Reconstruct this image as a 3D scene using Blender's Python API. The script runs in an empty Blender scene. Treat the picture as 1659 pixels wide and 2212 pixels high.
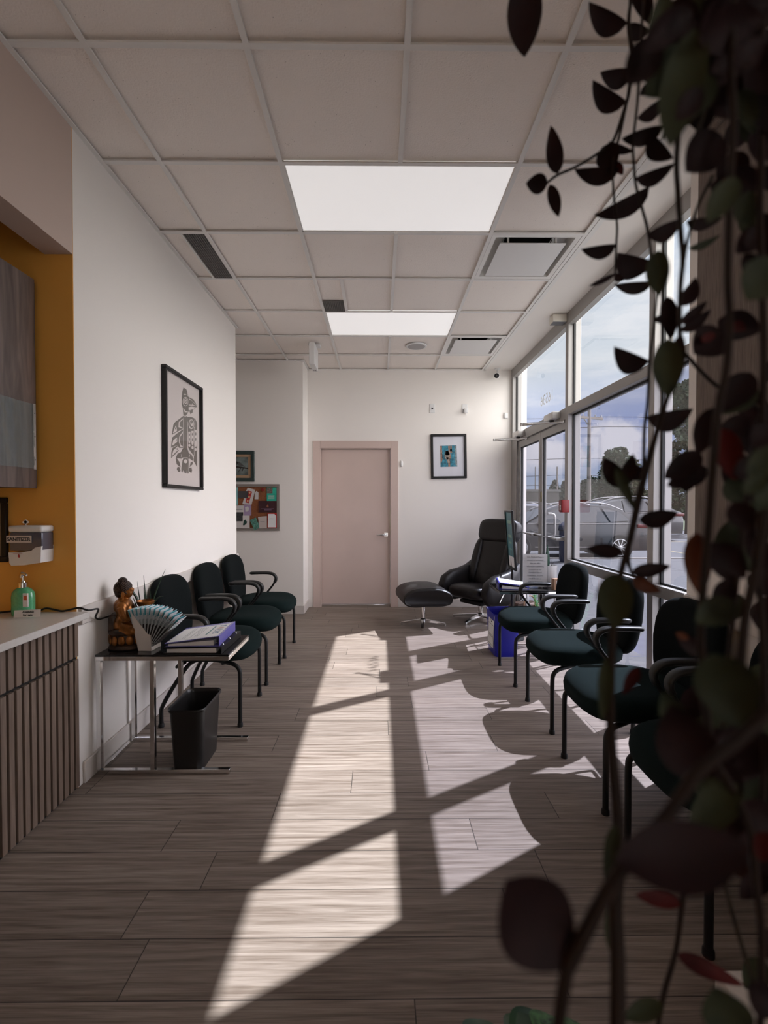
import bpy, bmesh, math, random
from mathutils import Vector, Matrix, Euler
PI = math.pi
R = math.radians
C = bpy.context.scene.collection
sc = bpy.context.scene

# ------------------------------------------------------------------ camera
FPX = 1008.0
cam_d = bpy.data.cameras.new('camera')
cam = bpy.data.objects.new('camera', cam_d)
C.objects.link(cam)
cam_d.sensor_fit = 'VERTICAL'
cam_d.sensor_height = 36.0
cam_d.lens = FPX / 2212.0 * 36.0
cam_d.clip_start = 0.02
cam_d.clip_end = 400
cam.location = (0, 0, 1.332)
cam.rotation_euler = (R(90 - 0.91), 0, R(-0.483))
cam_d.dof.use_dof = True
cam_d.dof.focus_distance = 4.2
cam_d.dof.aperture_fstop = 4.2
sc.camera = cam

# ------------------------------------------------------------------ light
sc.view_settings.view_transform = 'Standard'
sc.view_settings.look = 'None'
sc.view_settings.gamma = 1.0
sc.view_settings.use_curve_mapping = False
sc.view_settings.exposure = 0.06
SUN_STRENGTH = 14.0
SKY_STRENGTH = 0.84
PANEL_STRENGTH = 0.50
FILL_LOBE_STRENGTH = 7.8
FILL_LOBE2_STRENGTH = 6.0
SUN_DIR = Vector((-0.74, -0.4255, -1.0)).normalized()
sun_d = bpy.data.lights.new('sun', 'SUN')
sun_d.energy = SUN_STRENGTH
sun_d.angle = R(0.6)
sun_d.color = (0.95, 0.985, 1.03)
sun = bpy.data.objects.new('sun', sun_d)
C.objects.link(sun)
sun.rotation_euler = SUN_DIR.to_track_quat('-Z', 'Y').to_euler()
sun.location = (8, 6, 9)

world = bpy.data.worlds.new('sky')
sc.world = world
world.use_nodes = True
def build_world():
    nt = world.node_tree; n = nt.nodes; l = nt.links
    for x in list(n): n.remove(x)
    out = n.new('ShaderNodeOutputWorld'); bg = n.new('ShaderNodeBackground')
    bg.inputs['Strength'].default_value = SKY_STRENGTH
    tc = n.new('ShaderNodeTexCoord'); sep = n.new('ShaderNodeSeparateXYZ')
    l.new(tc.outputs['Generated'], sep.inputs[0])
    ramp = n.new('ShaderNodeValToRGB'); e = ramp.color_ramp.elements
    e[0].position = 0.0; e[0].color = (0.72, 0.84, 0.93, 1)
    e[1].position = 0.85; e[1].color = (0.26, 0.40, 0.72, 1)
    a = e.new(0.16); a.color = (0.46, 0.58, 0.93, 1)
    a = e.new(0.27); a.color = (0.84, 0.91, 1.0, 1)
    a = e.new(0.50); a.color = (0.74, 0.84, 1.0, 1)
    l.new(sep.outputs['Z'], ramp.inputs[0])
    # wispy layers, flattened towards the horizon
    mp = n.new('ShaderNodeMapping'); mp.inputs['Scale'].default_value = (1.6, 1.6, 7.0)
    l.new(tc.outputs['Generated'], mp.inputs[0])
    nz = n.new('ShaderNodeTexNoise'); nz.inputs['Scale'].default_value = 3.2; nz.inputs['Detail'].default_value = 9
    nz.inputs['Roughness'].default_value = 0.58
    l.new(mp.outputs[0], nz.inputs['Vector'])
    r2 = n.new('ShaderNodeValToRGB'); r2.color_ramp.elements[0].position = 0.46; r2.color_ramp.elements[1].position = 0.64
    l.new(nz.outputs['Fac'], r2.inputs[0])
    # one heaped cloud towards the car park
    def blob(d, sx, sz, edge):
        mpb = n.new('ShaderNodeVectorMath'); mpb.operation = 'SUBTRACT'
        l.new(tc.outputs['Generated'], mpb.inputs[0]); mpb.inputs[1].default_value = d
        sc_ = n.new('ShaderNodeVectorMath'); sc_.operation = 'MULTIPLY'; sc_.inputs[1].default_value = (1/sx, 1/sx, 1/sz)
        l.new(mpb.outputs[0], sc_.inputs[0])
        ln = n.new('ShaderNodeVectorMath'); ln.operation = 'LENGTH'; l.new(sc_.outputs[0], ln.inputs[0])
        nn = n.new('ShaderNodeTexNoise'); nn.inputs['Scale'].default_value = 13; nn.inputs['Detail'].default_value = 8
        nn.inputs['Roughness'].default_value = 0.6
        l.new(tc.outputs['Generated'], nn.inputs['Vector'])
        ad = n.new('ShaderNodeMath'); ad.operation = 'MULTIPLY_ADD'; ad.inputs[1].default_value = 2.6; ad.inputs[2].default_value = -1.3
        l.new(nn.outputs['Fac'], ad.inputs[0])
        s2 = n.new('ShaderNodeMath'); s2.operation = 'SUBTRACT'; l.new(ad.outputs[0], s2.inputs[0]); l.new(ln.outputs['Value'], s2.inputs[1])
        m3 = n.new('ShaderNodeMapRange'); m3.inputs[1].default_value = -1.0 - edge; m3.inputs[2].default_value = -1.0 + edge
        l.new(s2.outputs[0], m3.inputs[0])
        return m3.outputs[0]
    def dirpx(px, py):
        v = Vector(((px - 829.5) / FPX, -(py - 1106) / FPX, -1)); v.rotate(cam.rotation_euler); return v.normalized()
    b1 = blob(dirpx(1335, 948), 0.070, 0.046, 0.20)
    b2 = blob(dirpx(1190, 985), 0.09, 0.030, 0.45)
    mx = n.new('ShaderNodeMath'); mx.operation = 'MAXIMUM'; l.new(b1, mx.inputs[0]); l.new(b2, mx.inputs[1])
    wz = n.new('ShaderNodeMath'); wz.operation = 'MULTIPLY'; wz.inputs[1].default_value = 0.40; l.new(r2.outputs[0], wz.inputs[0])
    mx2 = n.new('ShaderNodeMath'); mx2.operation = 'MAXIMUM'; l.new(mx.outputs[0], mx2.inputs[0]); l.new(wz.outputs[0], mx2.inputs[1])
    mix = n.new('ShaderNodeMixRGB'); l.new(mx2.outputs[0], mix.inputs[0]); l.new(ramp.outputs[0], mix.inputs[1])
    mix.inputs[2].default_value = (1.25, 1.22, 1.24, 1)
    # two warm bright lobes added to the unseen sky to light the room
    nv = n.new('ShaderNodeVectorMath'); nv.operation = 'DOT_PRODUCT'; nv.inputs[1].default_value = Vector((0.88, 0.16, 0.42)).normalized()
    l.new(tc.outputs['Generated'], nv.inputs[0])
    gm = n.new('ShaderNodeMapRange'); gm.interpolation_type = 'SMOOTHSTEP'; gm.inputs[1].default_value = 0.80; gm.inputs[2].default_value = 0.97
    gm.inputs[3].default_value = 0.0; gm.inputs[4].default_value = FILL_LOBE_STRENGTH
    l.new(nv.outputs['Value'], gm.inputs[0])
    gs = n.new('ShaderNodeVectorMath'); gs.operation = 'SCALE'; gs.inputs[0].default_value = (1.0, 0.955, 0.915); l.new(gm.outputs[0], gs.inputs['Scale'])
    nv2 = n.new('ShaderNodeVectorMath'); nv2.operation = 'DOT_PRODUCT'; nv2.inputs[1].default_value = Vector((0.80, -0.54, 0.30)).normalized()  # second added lobe, aimed to brighten the far wall
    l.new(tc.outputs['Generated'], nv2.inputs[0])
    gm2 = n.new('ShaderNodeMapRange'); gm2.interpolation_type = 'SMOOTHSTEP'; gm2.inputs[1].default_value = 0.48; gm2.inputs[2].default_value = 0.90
    gm2.inputs[3].default_value = 0.0; gm2.inputs[4].default_value = FILL_LOBE2_STRENGTH
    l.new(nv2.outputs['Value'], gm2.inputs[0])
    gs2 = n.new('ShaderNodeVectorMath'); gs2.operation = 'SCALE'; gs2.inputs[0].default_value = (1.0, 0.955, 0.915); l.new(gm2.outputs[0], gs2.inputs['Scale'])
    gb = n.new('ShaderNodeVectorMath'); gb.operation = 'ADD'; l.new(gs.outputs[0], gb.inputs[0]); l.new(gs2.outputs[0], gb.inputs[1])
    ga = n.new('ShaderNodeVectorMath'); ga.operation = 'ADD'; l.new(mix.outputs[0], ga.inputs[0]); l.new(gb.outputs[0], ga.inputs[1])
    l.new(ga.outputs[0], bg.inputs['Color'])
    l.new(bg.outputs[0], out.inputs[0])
build_world()

# ------------------------------------------------------------------ picture measurements -> points of the room
_cr = cam.rotation_euler.to_matrix()
_co = Vector(cam.location)
def ray(px, py):
    return _cr @ Vector(((px - 829.5) / FPX, -(py - 1106) / FPX, -1))
def at(px, py, d):
    return _co + ray(px, py) * d
def onX(px, py, X):
    r = ray(px, py); return _co + r * ((X - _co.x) / r.x)
def onY(px, py, Y):
    r = ray(px, py); return _co + r * ((Y - _co.y) / r.y)
def onZ(px, py, Z):
    r = ray(px, py); return _co + r * ((Z - _co.z) / r.z)

# ------------------------------------------------------------------ materials
def lin(c):
    return tuple(((v / 255.0) / 12.92 if v / 255.0 <= 0.04045 else ((v / 255.0 + 0.055) / 1.055) ** 2.4) for v in c) + (1.0,)
MATS = {}
def mat(name, col, rough=0.6, metal=0.0, bump=None, var=None, spec=0.5, trans=0.0, coat=0.0, emit=None, sheen=0.0):
    if name in MATS: return MATS[name]
    m = bpy.data.materials.new(name); m.use_nodes = True
    n = m.node_tree.nodes; l = m.node_tree.links
    b = n['Principled BSDF']
    if len(col) == 3: col = tuple(col) + (1.0,)
    b.inputs['Base Color'].default_value = col
    b.inputs['Roughness'].default_value = rough
    b.inputs['Metallic'].default_value = metal
    b.inputs['Specular IOR Level'].default_value = spec
    if trans: b.inputs['Transmission Weight'].default_value = trans
    if coat: b.inputs['Coat Weight'].default_value = coat
    if sheen: b.inputs['Sheen Weight'].default_value = sheen
    if emit: b.inputs['Emission Color'].default_value = tuple(emit[:3]) + (1,); b.inputs['Emission Strength'].default_value = emit[3]
    tc = n.new('ShaderNodeTexCoord')
    if var:      # (scale, amount[, stretch])
        nz = n.new('ShaderNodeTexNoise'); nz.inputs['Scale'].default_value = var[0]; nz.inputs['Detail'].default_value = 5
        if len(var) > 2:
            mp = n.new('ShaderNodeMapping'); mp.inputs['Scale'].default_value = var[2]
            l.new(tc.outputs['Object'], mp.inputs[0]); l.new(mp.outputs[0], nz.inputs['Vector'])
        else: l.new(tc.outputs['Object'], nz.inputs['Vector'])
        mr = n.new('ShaderNodeMapRange'); mr.inputs[1].default_value = 0.3; mr.inputs[2].default_value = 0.7
        mr.inputs[3].default_value = 1 - var[1]; mr.inputs[4].default_value = 1 + var[1]
        l.new(nz.outputs['Fac'], mr.inputs[0])
        mx = n.new('ShaderNodeVectorMath'); mx.operation = 'SCALE'; mx.inputs[0].default_value = col[:3]
        l.new(mr.outputs[0], mx.inputs['Scale']); l.new(mx.outputs[0], b.inputs['Base Color'])
    if bump:     # (scale, strength, distance)
        nb = n.new('ShaderNodeTexNoise'); nb.inputs['Scale'].default_value = bump[0]; nb.inputs['Detail'].default_value = 4
        l.new(tc.outputs['Object'], nb.inputs['Vector'])
        bp = n.new('ShaderNodeBump'); bp.inputs['Strength'].default_value = bump[1]; bp.inputs['Distance'].default_value = bump[2]
        l.new(nb.outputs['Fac'], bp.inputs['Height']); l.new(bp.outputs[0], b.inputs['Normal'])
    MATS[name] = m
    return m

def wood_floor():
    m = bpy.data.materials.new('grey brown laminate planks'); m.use_nodes = True
    n = m.node_tree.nodes; l = m.node_tree.links; b = n['Principled BSDF']
    tc = n.new('ShaderNodeTexCoord')
    m0 = n.new('ShaderNodeMapping'); m0.inputs['Location'].default_value = (0.0, 0.024, 0)
    l.new(tc.outputs['Object'], m0.inputs[0])
    sp = n.new('ShaderNodeSeparateXYZ'); l.new(m0.outputs[0], sp.inputs[0])
    dv = n.new('ShaderNodeMath'); dv.operation = 'DIVIDE'; dv.inputs[1].default_value = 0.18; l.new(sp.outputs['Y'], dv.inputs[0])
    fl = n.new('ShaderNodeMath'); fl.operation = 'FLOOR'; l.new(dv.outputs[0], fl.inputs[0])
    wn = n.new('ShaderNodeTexWhiteNoise'); wn.noise_dimensions = '1D'; l.new(fl.outputs[0], wn.inputs['W'])
    ma = n.new('ShaderNodeMath'); ma.operation = 'MULTIPLY_ADD'; ma.inputs[1].default_value = 1.22; l.new(wn.outputs['Value'], ma.inputs[0]); l.new(sp.outputs['X'], ma.inputs[2])
    mp = n.new('ShaderNodeCombineXYZ'); l.new(ma.outputs[0], mp.inputs['X']); l.new(sp.outputs['Y'], mp.inputs['Y'])
    br = n.new('ShaderNodeTexBrick'); br.offset = 0.0; br.offset_frequency = 2
    br.inputs['Color1'].default_value = (0, 0, 0, 1); br.inputs['Color2'].default_value = (1, 1, 1, 1)
    br.inputs['Mortar'].default_value = (0.5, 0.5, 0.5, 1)
    br.inputs['Scale'].default_value = 1.0; br.inputs['Mortar Size'].default_value = 0.0016
    br.inputs['Mortar Smooth'].default_value = 0.0
    br.inputs['Brick Width'].default_value = 1.22; br.inputs['Row Height'].default_value = 0.18
    l.new(mp.outputs[0], br.inputs['Vector'])
    # a vector that jumps per plank
    sc1 = n.new('ShaderNodeVectorMath'); sc1.operation = 'SCALE'; sc1.inputs['Scale'].default_value = 23.0
    l.new(br.outputs['Color'], sc1.inputs[0])
    ad = n.new('ShaderNodeVectorMath'); ad.operation = 'ADD'; l.new(tc.outputs['Object'], ad.inputs[0]); l.new(sc1.outputs[0], ad.inputs[1])
    g = n.new('ShaderNodeMapping'); g.inputs['Scale'].default_value = (0.8, 21.0, 1.0); l.new(ad.outputs[0], g.inputs[0])
    nz = n.new('ShaderNodeTexNoise'); nz.inputs['Scale'].default_value = 2.4; nz.inputs['Detail'].default_value = 8; nz.inputs['Roughness'].default_value = 0.62
    nz.inputs['Distortion'].default_value = 0.7
    l.new(g.outputs[0], nz.inputs['Vector'])
    g2 = n.new('ShaderNodeMapping'); g2.inputs['Scale'].default_value = (2.2, 150.0, 1.0); l.new(ad.outputs[0], g2.inputs[0])
    nf = n.new('ShaderNodeTexNoise'); nf.inputs['Scale'].default_value = 3.0; nf.inputs['Detail'].default_value = 5; l.new(g2.outputs[0], nf.inputs['Vector'])
    g3 = n.new('ShaderNodeMapping'); g3.inputs['Scale'].default_value = (0.9, 5.2, 1.0); l.new(ad.outputs[0], g3.inputs[0])
    wv = n.new('ShaderNodeTexWave'); wv.wave_type = 'RINGS'; wv.inputs['Scale'].default_value = 2.0; wv.inputs['Distortion'].default_value = 7.0
    wv.inputs['Detail'].default_value = 3; wv.inputs['Detail Scale'].default_value = 1.2; l.new(g3.outputs[0], wv.inputs['Vector'])
    r = n.new('ShaderNodeValToRGB'); e = r.color_ramp.elements
    e[0].position = 0.34; e[0].color = (0.098, 0.067, 0.049, 1); e[1].position = 0.66; e[1].color = (0.330, 0.272, 0.232, 1)
    m1 = n.new('ShaderNodeMixRGB'); m1.inputs[0].default_value = 0.42; l.new(nz.outputs['Fac'], m1.inputs[1]); l.new(nf.outputs['Fac'], m1.inputs[2])
    m2 = n.new('ShaderNodeMixRGB'); m2.inputs[0].default_value = 0.06; l.new(m1.outputs[0], m2.inputs[1]); l.new(wv.outputs['Color'], m2.inputs[2])
    l.new(m2.outputs[0], r.inputs[0])
    mr = n.new('ShaderNodeMapRange'); mr.inputs[3].default_value = 0.90; mr.inputs[4].default_value = 1.10; l.new(br.outputs['Color'], mr.inputs[0])
    s2 = n.new('ShaderNodeVectorMath'); s2.operation = 'SCALE'; l.new(r.outputs[0], s2.inputs[0]); l.new(mr.outputs[0], s2.inputs['Scale'])
    mm = n.new('ShaderNodeMixRGB'); l.new(br.outputs['Fac'], mm.inputs[0]); l.new(s2.outputs[0], mm.inputs[1]); mm.inputs[2].default_value = (0.035, 0.027, 0.023, 1)
    l.new(mm.outputs[0], b.inputs['Base Color'])
    b.inputs['Roughness'].default_value = 0.5; b.inputs['Specular IOR Level'].default_value = 0.32
    bp = n.new('ShaderNodeBump'); bp.inputs['Strength'].default_value = 0.25; bp.inputs['Distance'].default_value = 0.002
    l.new(m1.outputs[0], bp.inputs['Height']); l.new(bp.outputs[0], b.inputs['Normal'])
    return m

def wood(name, dark, light, stretch=(14, 14, 1.1), rough=0.5):
    m = bpy.data.materials.new(name); m.use_nodes = True
    n = m.node_tree.nodes; l = m.node_tree.links; b = n['Principled BSDF']
    tc = n.new('ShaderNodeTexCoord'); g = n.new('ShaderNodeMapping'); g.inputs['Scale'].default_value = stretch
    l.new(tc.outputs['Object'], g.inputs[0])
    nz = n.new('ShaderNodeTexNoise'); nz.inputs['Scale'].default_value = 2.5; nz.inputs['Detail'].default_value = 8; nz.inputs['Distortion'].default_value = 1.2
    l.new(g.outputs[0], nz.inputs['Vector'])
    r = n.new('ShaderNodeValToRGB'); e = r.color_ramp.elements
    e[0].position = 0.3; e[0].color = tuple(dark) + (1,); e[1].position = 0.7; e[1].color = tuple(light) + (1,)
    l.new(nz.outputs['Fac'], r.inputs[0]); l.new(r.outputs[0], b.inputs['Base Color'])
    b.inputs['Roughness'].default_value = rough
    return m

def tile_mat():
    m = bpy.data.materials.new('mineral fibre ceiling tile'); m.use_nodes = True
    n = m.node_tree.nodes; l = m.node_tree.links; b = n['Principled BSDF']
    tc = n.new('ShaderNodeTexCoord')
    nz = n.new('ShaderNodeTexNoise'); nz.inputs['Scale'].default_value = 130; nz.inputs['Detail'].default_value = 3; l.new(tc.outputs['Object'], nz.inputs['Vector'])
    vo = n.new('ShaderNodeTexVoronoi'); vo.inputs['Scale'].default_value = 60; l.new(tc.outputs['Object'], vo.inputs['Vector'])
    r = n.new('ShaderNodeValToRGB'); e = r.color_ramp.elements
    e[0].position = 0.07; e[0].color = (0.38, 0.33, 0.30, 1); e[1].position = 0.13; e[1].color = (0.92, 0.85, 0.79, 1)
    l.new(vo.outputs['Distance'], r.inputs[0]); l.new(r.outputs[0], b.inputs['Base Color'])
    n2 = n.new('ShaderNodeTexNoise'); n2.inputs['Scale'].default_value = 22; l.new(tc.outputs['Object'], n2.inputs['Vector'])
    mx = n.new('ShaderNodeMixRGB'); r3 = n.new('ShaderNodeValToRGB'); r3.color_ramp.elements[0].position = 0.55; r3.color_ramp.elements[1].position = 0.62
    l.new(n2.outputs['Fac'], r3.inputs[0]); l.new(r3.outputs[0], mx.inputs[0]); mx.inputs[1].default_value = (0.92, 0.85, 0.79, 1); l.new(r.outputs[0], mx.inputs[2])
    l.new(mx.outputs[0], b.inputs['Base Color'])
    bp = n.new('ShaderNodeBump'); bp.inputs['Strength'].default_value = 0.55; bp.inputs['Distance'].default_value = 0.004
    l.new(nz.outputs['Fac'], bp.inputs['Height']); l.new(bp.outputs[0], b.inputs['Normal'])
    b.inputs['Roughness'].default_value = 0.95
    return m

def glass_mat(name, tint, refl=0.07, rough=0.0):
    m = bpy.data.materials.new(name); m.use_nodes = True
    n = m.node_tree.nodes; l = m.node_tree.links
    for x in list(n): n.remove(x)
    out = n.new('ShaderNodeOutputMaterial'); t = n.new('ShaderNodeBsdfTransparent'); g = n.new('ShaderNodeBsdfGlossy'); mix = n.new('ShaderNodeMixShader')
    t.inputs[0].default_value = tuple(tint) + (1,); g.inputs['Roughness'].default_value = rough; g.inputs[0].default_value = (1, 1, 1, 1)
    lw = n.new('ShaderNodeLayerWeight'); lw.inputs[0].default_value = 0.25
    mr = n.new('ShaderNodeMapRange'); mr.inputs[3].default_value = refl * 0.5; mr.inputs[4].default_value = min(1, refl * 6)
    l.new(lw.outputs['Facing'], mr.inputs[0]); l.new(mr.outputs[0], mix.inputs[0])
    l.new(t.outputs[0], mix.inputs[1]); l.new(g.outputs[0], mix.inputs[2]); l.new(mix.outputs[0], out.inputs[0])
    return m

WHITE = mat('white wall paint', (0.84, 0.795, 0.75), 0.7, bump=(220, 0.05, 0.002))
TRIM = mat('off white trim paint', (0.62, 0.57, 0.53), 0.45)
YELLOW = mat('ochre wall paint', (0.80, 0.39, 0.075), 0.6, bump=(220, 0.05, 0.002))
TAUPE = mat('taupe bulkhead paint', (0.56, 0.44, 0.38), 0.65)
BEIGE = mat('pinkish beige door paint', (0.60, 0.47, 0.42), 0.42)
FLOOR = wood_floor()
TILE = tile_mat()
GRID = mat('ceiling grid white metal', (0.80, 0.78, 0.75), 0.5)
ALU = mat('anodised aluminium', (0.36, 0.345, 0.33), 0.5, 0.35)
GASKET = mat('black rubber gasket', (0.012, 0.012, 0.012), 0.6)
CHROME = mat('chrome', (0.75, 0.75, 0.75), 0.12, 1.0)
BLACK = mat('black plastic', (0.009, 0.0085, 0.0085), 0.45, spec=0.35)
SATIN = mat('black powder coat', (0.010, 0.010, 0.010), 0.5, spec=0.3)
DESKB = mat('black glossy laminate', (0.012, 0.012, 0.013), 0.12)
FABRIC = mat('dark green black upholstery', (0.0055, 0.0118, 0.0115), 1.0, bump=(900, 0.3, 0.001), var=(500, 0.45), spec=0.12)
FABRICB = mat('black upholstery', (0.005, 0.0068, 0.0070), 1.0, bump=(900, 0.3, 0.001), var=(500, 0.35), spec=0.12)
LEATHER = mat('black leather', (0.007, 0.0055, 0.0055), 0.42, spec=0.35, bump=(260, 0.15, 0.001))
GLASSC = glass_mat('clear glass', (0.97, 0.98, 0.98))
GLASST = glass_mat('tinted glass', (0.56, 0.57, 0.66))
PICGLASS = glass_mat('picture glass', (1, 1, 1), 0.05)
ACRYL = glass_mat('clear acrylic', (0.95, 0.95, 0.95), 0.08)
PAPER = mat('white paper', (0.78, 0.77, 0.77), 0.7)
WPLAST = mat('white plastic', (0.74, 0.73, 0.72), 0.35)

# ------------------------------------------------------------------ mesh building
class B:
    def __init__(s): s.bm = bmesh.new()
    def face(s, pts):
        vs = [s.bm.verts.new(p) for p in pts]
        return s.bm.faces.new(vs)
    def box(s, x0, y0, z0, x1, y1, z1, bev=0.0, seg=2, M=None):
        b = bmesh.new()
        bmesh.ops.create_cube(b, size=1)
        for v in b.verts:
            v.co = Vector(((x0 + x1) / 2 + v.co.x * (x1 - x0), (y0 + y1) / 2 + v.co.y * (y1 - y0), (z0 + z1) / 2 + v.co.z * (z1 - z0)))
        if bev: bmesh.ops.bevel(b, geom=list(b.edges), offset=bev, segments=seg, profile=0.5, affect='EDGES')
        return s.add(b, M)
    def add(s, b, M=None):
        if M is not None: bmesh.ops.transform(b, matrix=M, verts=b.verts)
        me = bpy.data.meshes.new('t'); b.to_mesh(me); b.free(); s.bm.from_mesh(me); bpy.data.meshes.remove(me)
        return s
    def tube(s, pts, r, seg=10, cap=True, closed=False):
        pts = [Vector(p) for p in pts]; n = len(pts)
        rs = r if isinstance(r, (list, tuple)) else [r] * n
        tan = []
        for i in range(n):
            if closed: t = pts[(i + 1) % n] - pts[i - 1]
            elif i == 0: t = pts[1] - pts[0]
            elif i == n - 1: t = pts[-1] - pts[-2]
            else: t = (pts[i + 1] - pts[i]).normalized() + (pts[i] - pts[i - 1]).normalized()
            tan.append(t.normalized())
        up = Vector((0, 0, 1)) if abs(tan[0].z) < 0.9 else Vector((1, 0, 0))
        a = tan[0].cross(up).normalized(); rings = []
        for i in range(n):
            a = (a - tan[i] * a.dot(tan[i])).normalized(); c = tan[i].cross(a)
            rings.append([s.bm.verts.new(pts[i] + (a * math.cos(2 * PI * k / seg) + c * math.sin(2 * PI * k / seg)) * rs[i]) for k in range(seg)])
        m = n if closed else n - 1
        for i in range(m):
            A = rings[i]; D = rings[(i + 1) % n]
            for k in range(seg): s.bm.faces.new((A[k], A[(k + 1) % seg], D[(k + 1) % seg], D[k]))
        if cap and not closed:
            s.bm.faces.new(rings[0][::-1]); s.bm.faces.new(rings[-1])
        return s
    def lathe(s, prof, c=(0, 0, 0), seg=24, sx=1, sy=1, capb=True, capt=True, M=None):
        b = bmesh.new(); rings = []
        for r, z in prof:
            rings.append([b.verts.new((c[0] + sx * r * math.cos(2 * PI * k / seg), c[1] + sy * r * math.sin(2 * PI * k / seg), c[2] + z)) for k in range(seg)])
        for A, D in zip(rings, rings[1:]):
            for k in range(seg): b.faces.new((A[k], A[(k + 1) % seg], D[(k + 1) % seg], D[k]))
        if capb: b.faces.new(rings[0][::-1])
        if capt: b.faces.new(rings[-1])
        return s.add(b, M)
    def sup(s, c, d, e=0.4, e2=None, nu=28, nv=16, M=None):
        """rounded box / cushion: superellipsoid of full size d"""
        e2 = e if e2 is None else e2
        f = lambda v, p: math.copysign(abs(v) ** p, v)
        b = bmesh.new(); rings = []
        for j in range(1, nv):
            t = -PI / 2 + PI * j / nv
            rings.append([b.verts.new((d[0] / 2 * f(math.cos(t), e2) * f(math.cos(2 * PI * k / nu), e), d[1] / 2 * f(math.cos(t), e2) * f(math.sin(2 * PI * k / nu), e), d[2] / 2 * f(math.sin(t), e2))) for k in range(nu)])
        for A, D in zip(rings, rings[1:]):
            for k in range(nu): b.faces.new((A[k], A[(k + 1) % nu], D[(k + 1) % nu], D[k]))
        lo = b.verts.new((0, 0, -d[2] / 2)); hi = b.verts.new((0, 0, d[2] / 2))
        for k in range(nu):
            b.faces.new((lo, rings[0][(k + 1) % nu], rings[0][k])); b.faces.new((hi, rings[-1][k], rings[-1][(k + 1) % nu]))
        T = Matrix.Translation(Vector(c))
        return s.add(b, T @ M if M is not None else T)
    def prism(s, pts, vec, M=None):
        """polygon of 3D points extruded along vec"""
        b = bmesh.new(); v = Vector(vec)
        A = [b.verts.new(p) for p in pts]; D = [b.verts.new(Vector(p) + v) for p in pts]; n = len(pts)
        b.faces.new(A[::-1]); b.faces.new(D)
        for k in range(n): b.faces.new((A[k], A[(k + 1) % n], D[(k + 1) % n], D[k]))
        bmesh.ops.recalc_face_normals(b, faces=b.faces)
        return s.add(b, M)
    def loft(s, rings, capa=True, capb=True):
        R_ = [[s.bm.verts.new(p) for p in r] for r in rings]; n = len(R_[0])
        for A, D in zip(R_, R_[1:]):
            for k in range(n): s.bm.faces.new((A[k], A[(k + 1) % n], D[(k + 1) % n], D[k]))
        if capa: s.bm.faces.new(R_[0][::-1])
        if capb: s.bm.faces.new(R_[-1])
        return s
    def build(s, name, m, parent=None, ang=38, smooth=True, loc=None, rot=None):
        me = bpy.data.meshes.new(name)
        bmesh.ops.recalc_face_normals(s.bm, faces=s.bm.faces)
        s.bm.to_mesh(me); s.bm.free()
        if smooth:
            me.polygons.foreach_set('use_smooth', [True] * len(me.polygons))
            me.set_sharp_from_angle(angle=R(ang))
        if m is not None: me.materials.append(m)
        o = bpy.data.objects.new(name, me); C.objects.link(o)
        if parent is not None: o.parent = parent
        if loc: o.location = loc
        if rot: o.rotation_euler = rot
        return o

def tag(o, label, cat, group=None, kind=None):
    o['label'] = label; o['category'] = cat
    if group: o['group'] = group
    if kind: o['kind'] = kind
    return o
def thing(name, label, cat, loc=(0, 0, 0), rz=0.0, group=None, rot=None):
    o = bpy.data.objects.new(name, None); C.objects.link(o)
    o.location = loc; o.rotation_euler = rot if rot else (0, 0, rz); o.empty_display_size = 0.1
    return tag(o, label, cat, group)
def struct(o, label=None):
    o['kind'] = 'structure'
    if label: o['label'] = label
    return o
def copy_tree(o, parent=None):
    c = o.copy(); C.objects.link(c); c.parent = parent
    for ch in [x for x in o.children]: copy_tree(ch, c)
    return c
def place(o, loc, rz, label, group=None):
    c = copy_tree(o); c.location = loc; c.rotation_euler = (0, 0, rz); c['label'] = label
    if group: c['group'] = group
    return c
def text(body, size, m, parent, loc, rot, name='lettering', align='CENTER', ext=0.0004, space=1.0, bold=0.0, line=1.0):
    cu = bpy.data.curves.new(name, 'FONT'); cu.body = body; cu.size = size; cu.align_x = align; cu.align_y = 'CENTER'
    cu.extrude = ext; cu.space_character = space; cu.offset = bold; cu.space_line = line
    cu.materials.append(m)
    tmp = bpy.data.objects.new('tmp', cu); C.objects.link(tmp)
    dg = bpy.context.evaluated_depsgraph_get(); me = bpy.data.meshes.new_from_object(tmp.evaluated_get(dg))
    bpy.data.objects.remove(tmp); me.name = name; me.materials.clear(); me.materials.append(m)
    o = bpy.data.objects.new(name, me); C.objects.link(o); o.parent = parent
    o.location = loc; o.rotation_euler = rot
    return o
INK = mat('dark ink', (0.02, 0.02, 0.022), 0.7)
INKG = mat('grey ink', (0.13, 0.13, 0.14), 0.7)

ZC = 3.07       # ceiling height
XL = -1.42      # left wall face
XR = 1.70       # window wall face
XW = 1.547      # solid wall face beside the windows
YB = 6.05       # far wall face
# ================================================================== THE SETTING
# floor
b = B(); b.box(-3.4, -2.6, -0.12, 1.70, YB + 0.1, 0.0)
struct(b.build('floor', FLOOR, smooth=False))
# left wall mass between reception and the side passage
b = B(); b.box(-1.60, 2.19, 0, XL, 4.62, ZC + 0.06)
wl = struct(b.build('wall_left', WHITE, smooth=False))
b = B(); b.box(-3.4, 4.56, 0, -1.60, 4.62, ZC + 0.06); struct(b.build('wall_passage', WHITE, smooth=False))
b = B(); b.box(-3.4, 2.19, 0, -1.60, 2.25, ZC + 0.06); b.box(-1.60, 2.186, 0.0, XL - 0.001, 2.1899, ZC)
struct(b.build('wall_reception', YELLOW, smooth=False))
b = B(); b.box(-2.02, -2.6, 0, -1.96, 2.19, ZC + 0.06); struct(b.build('wall_reception_back', YELLOW, smooth=False))
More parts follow.
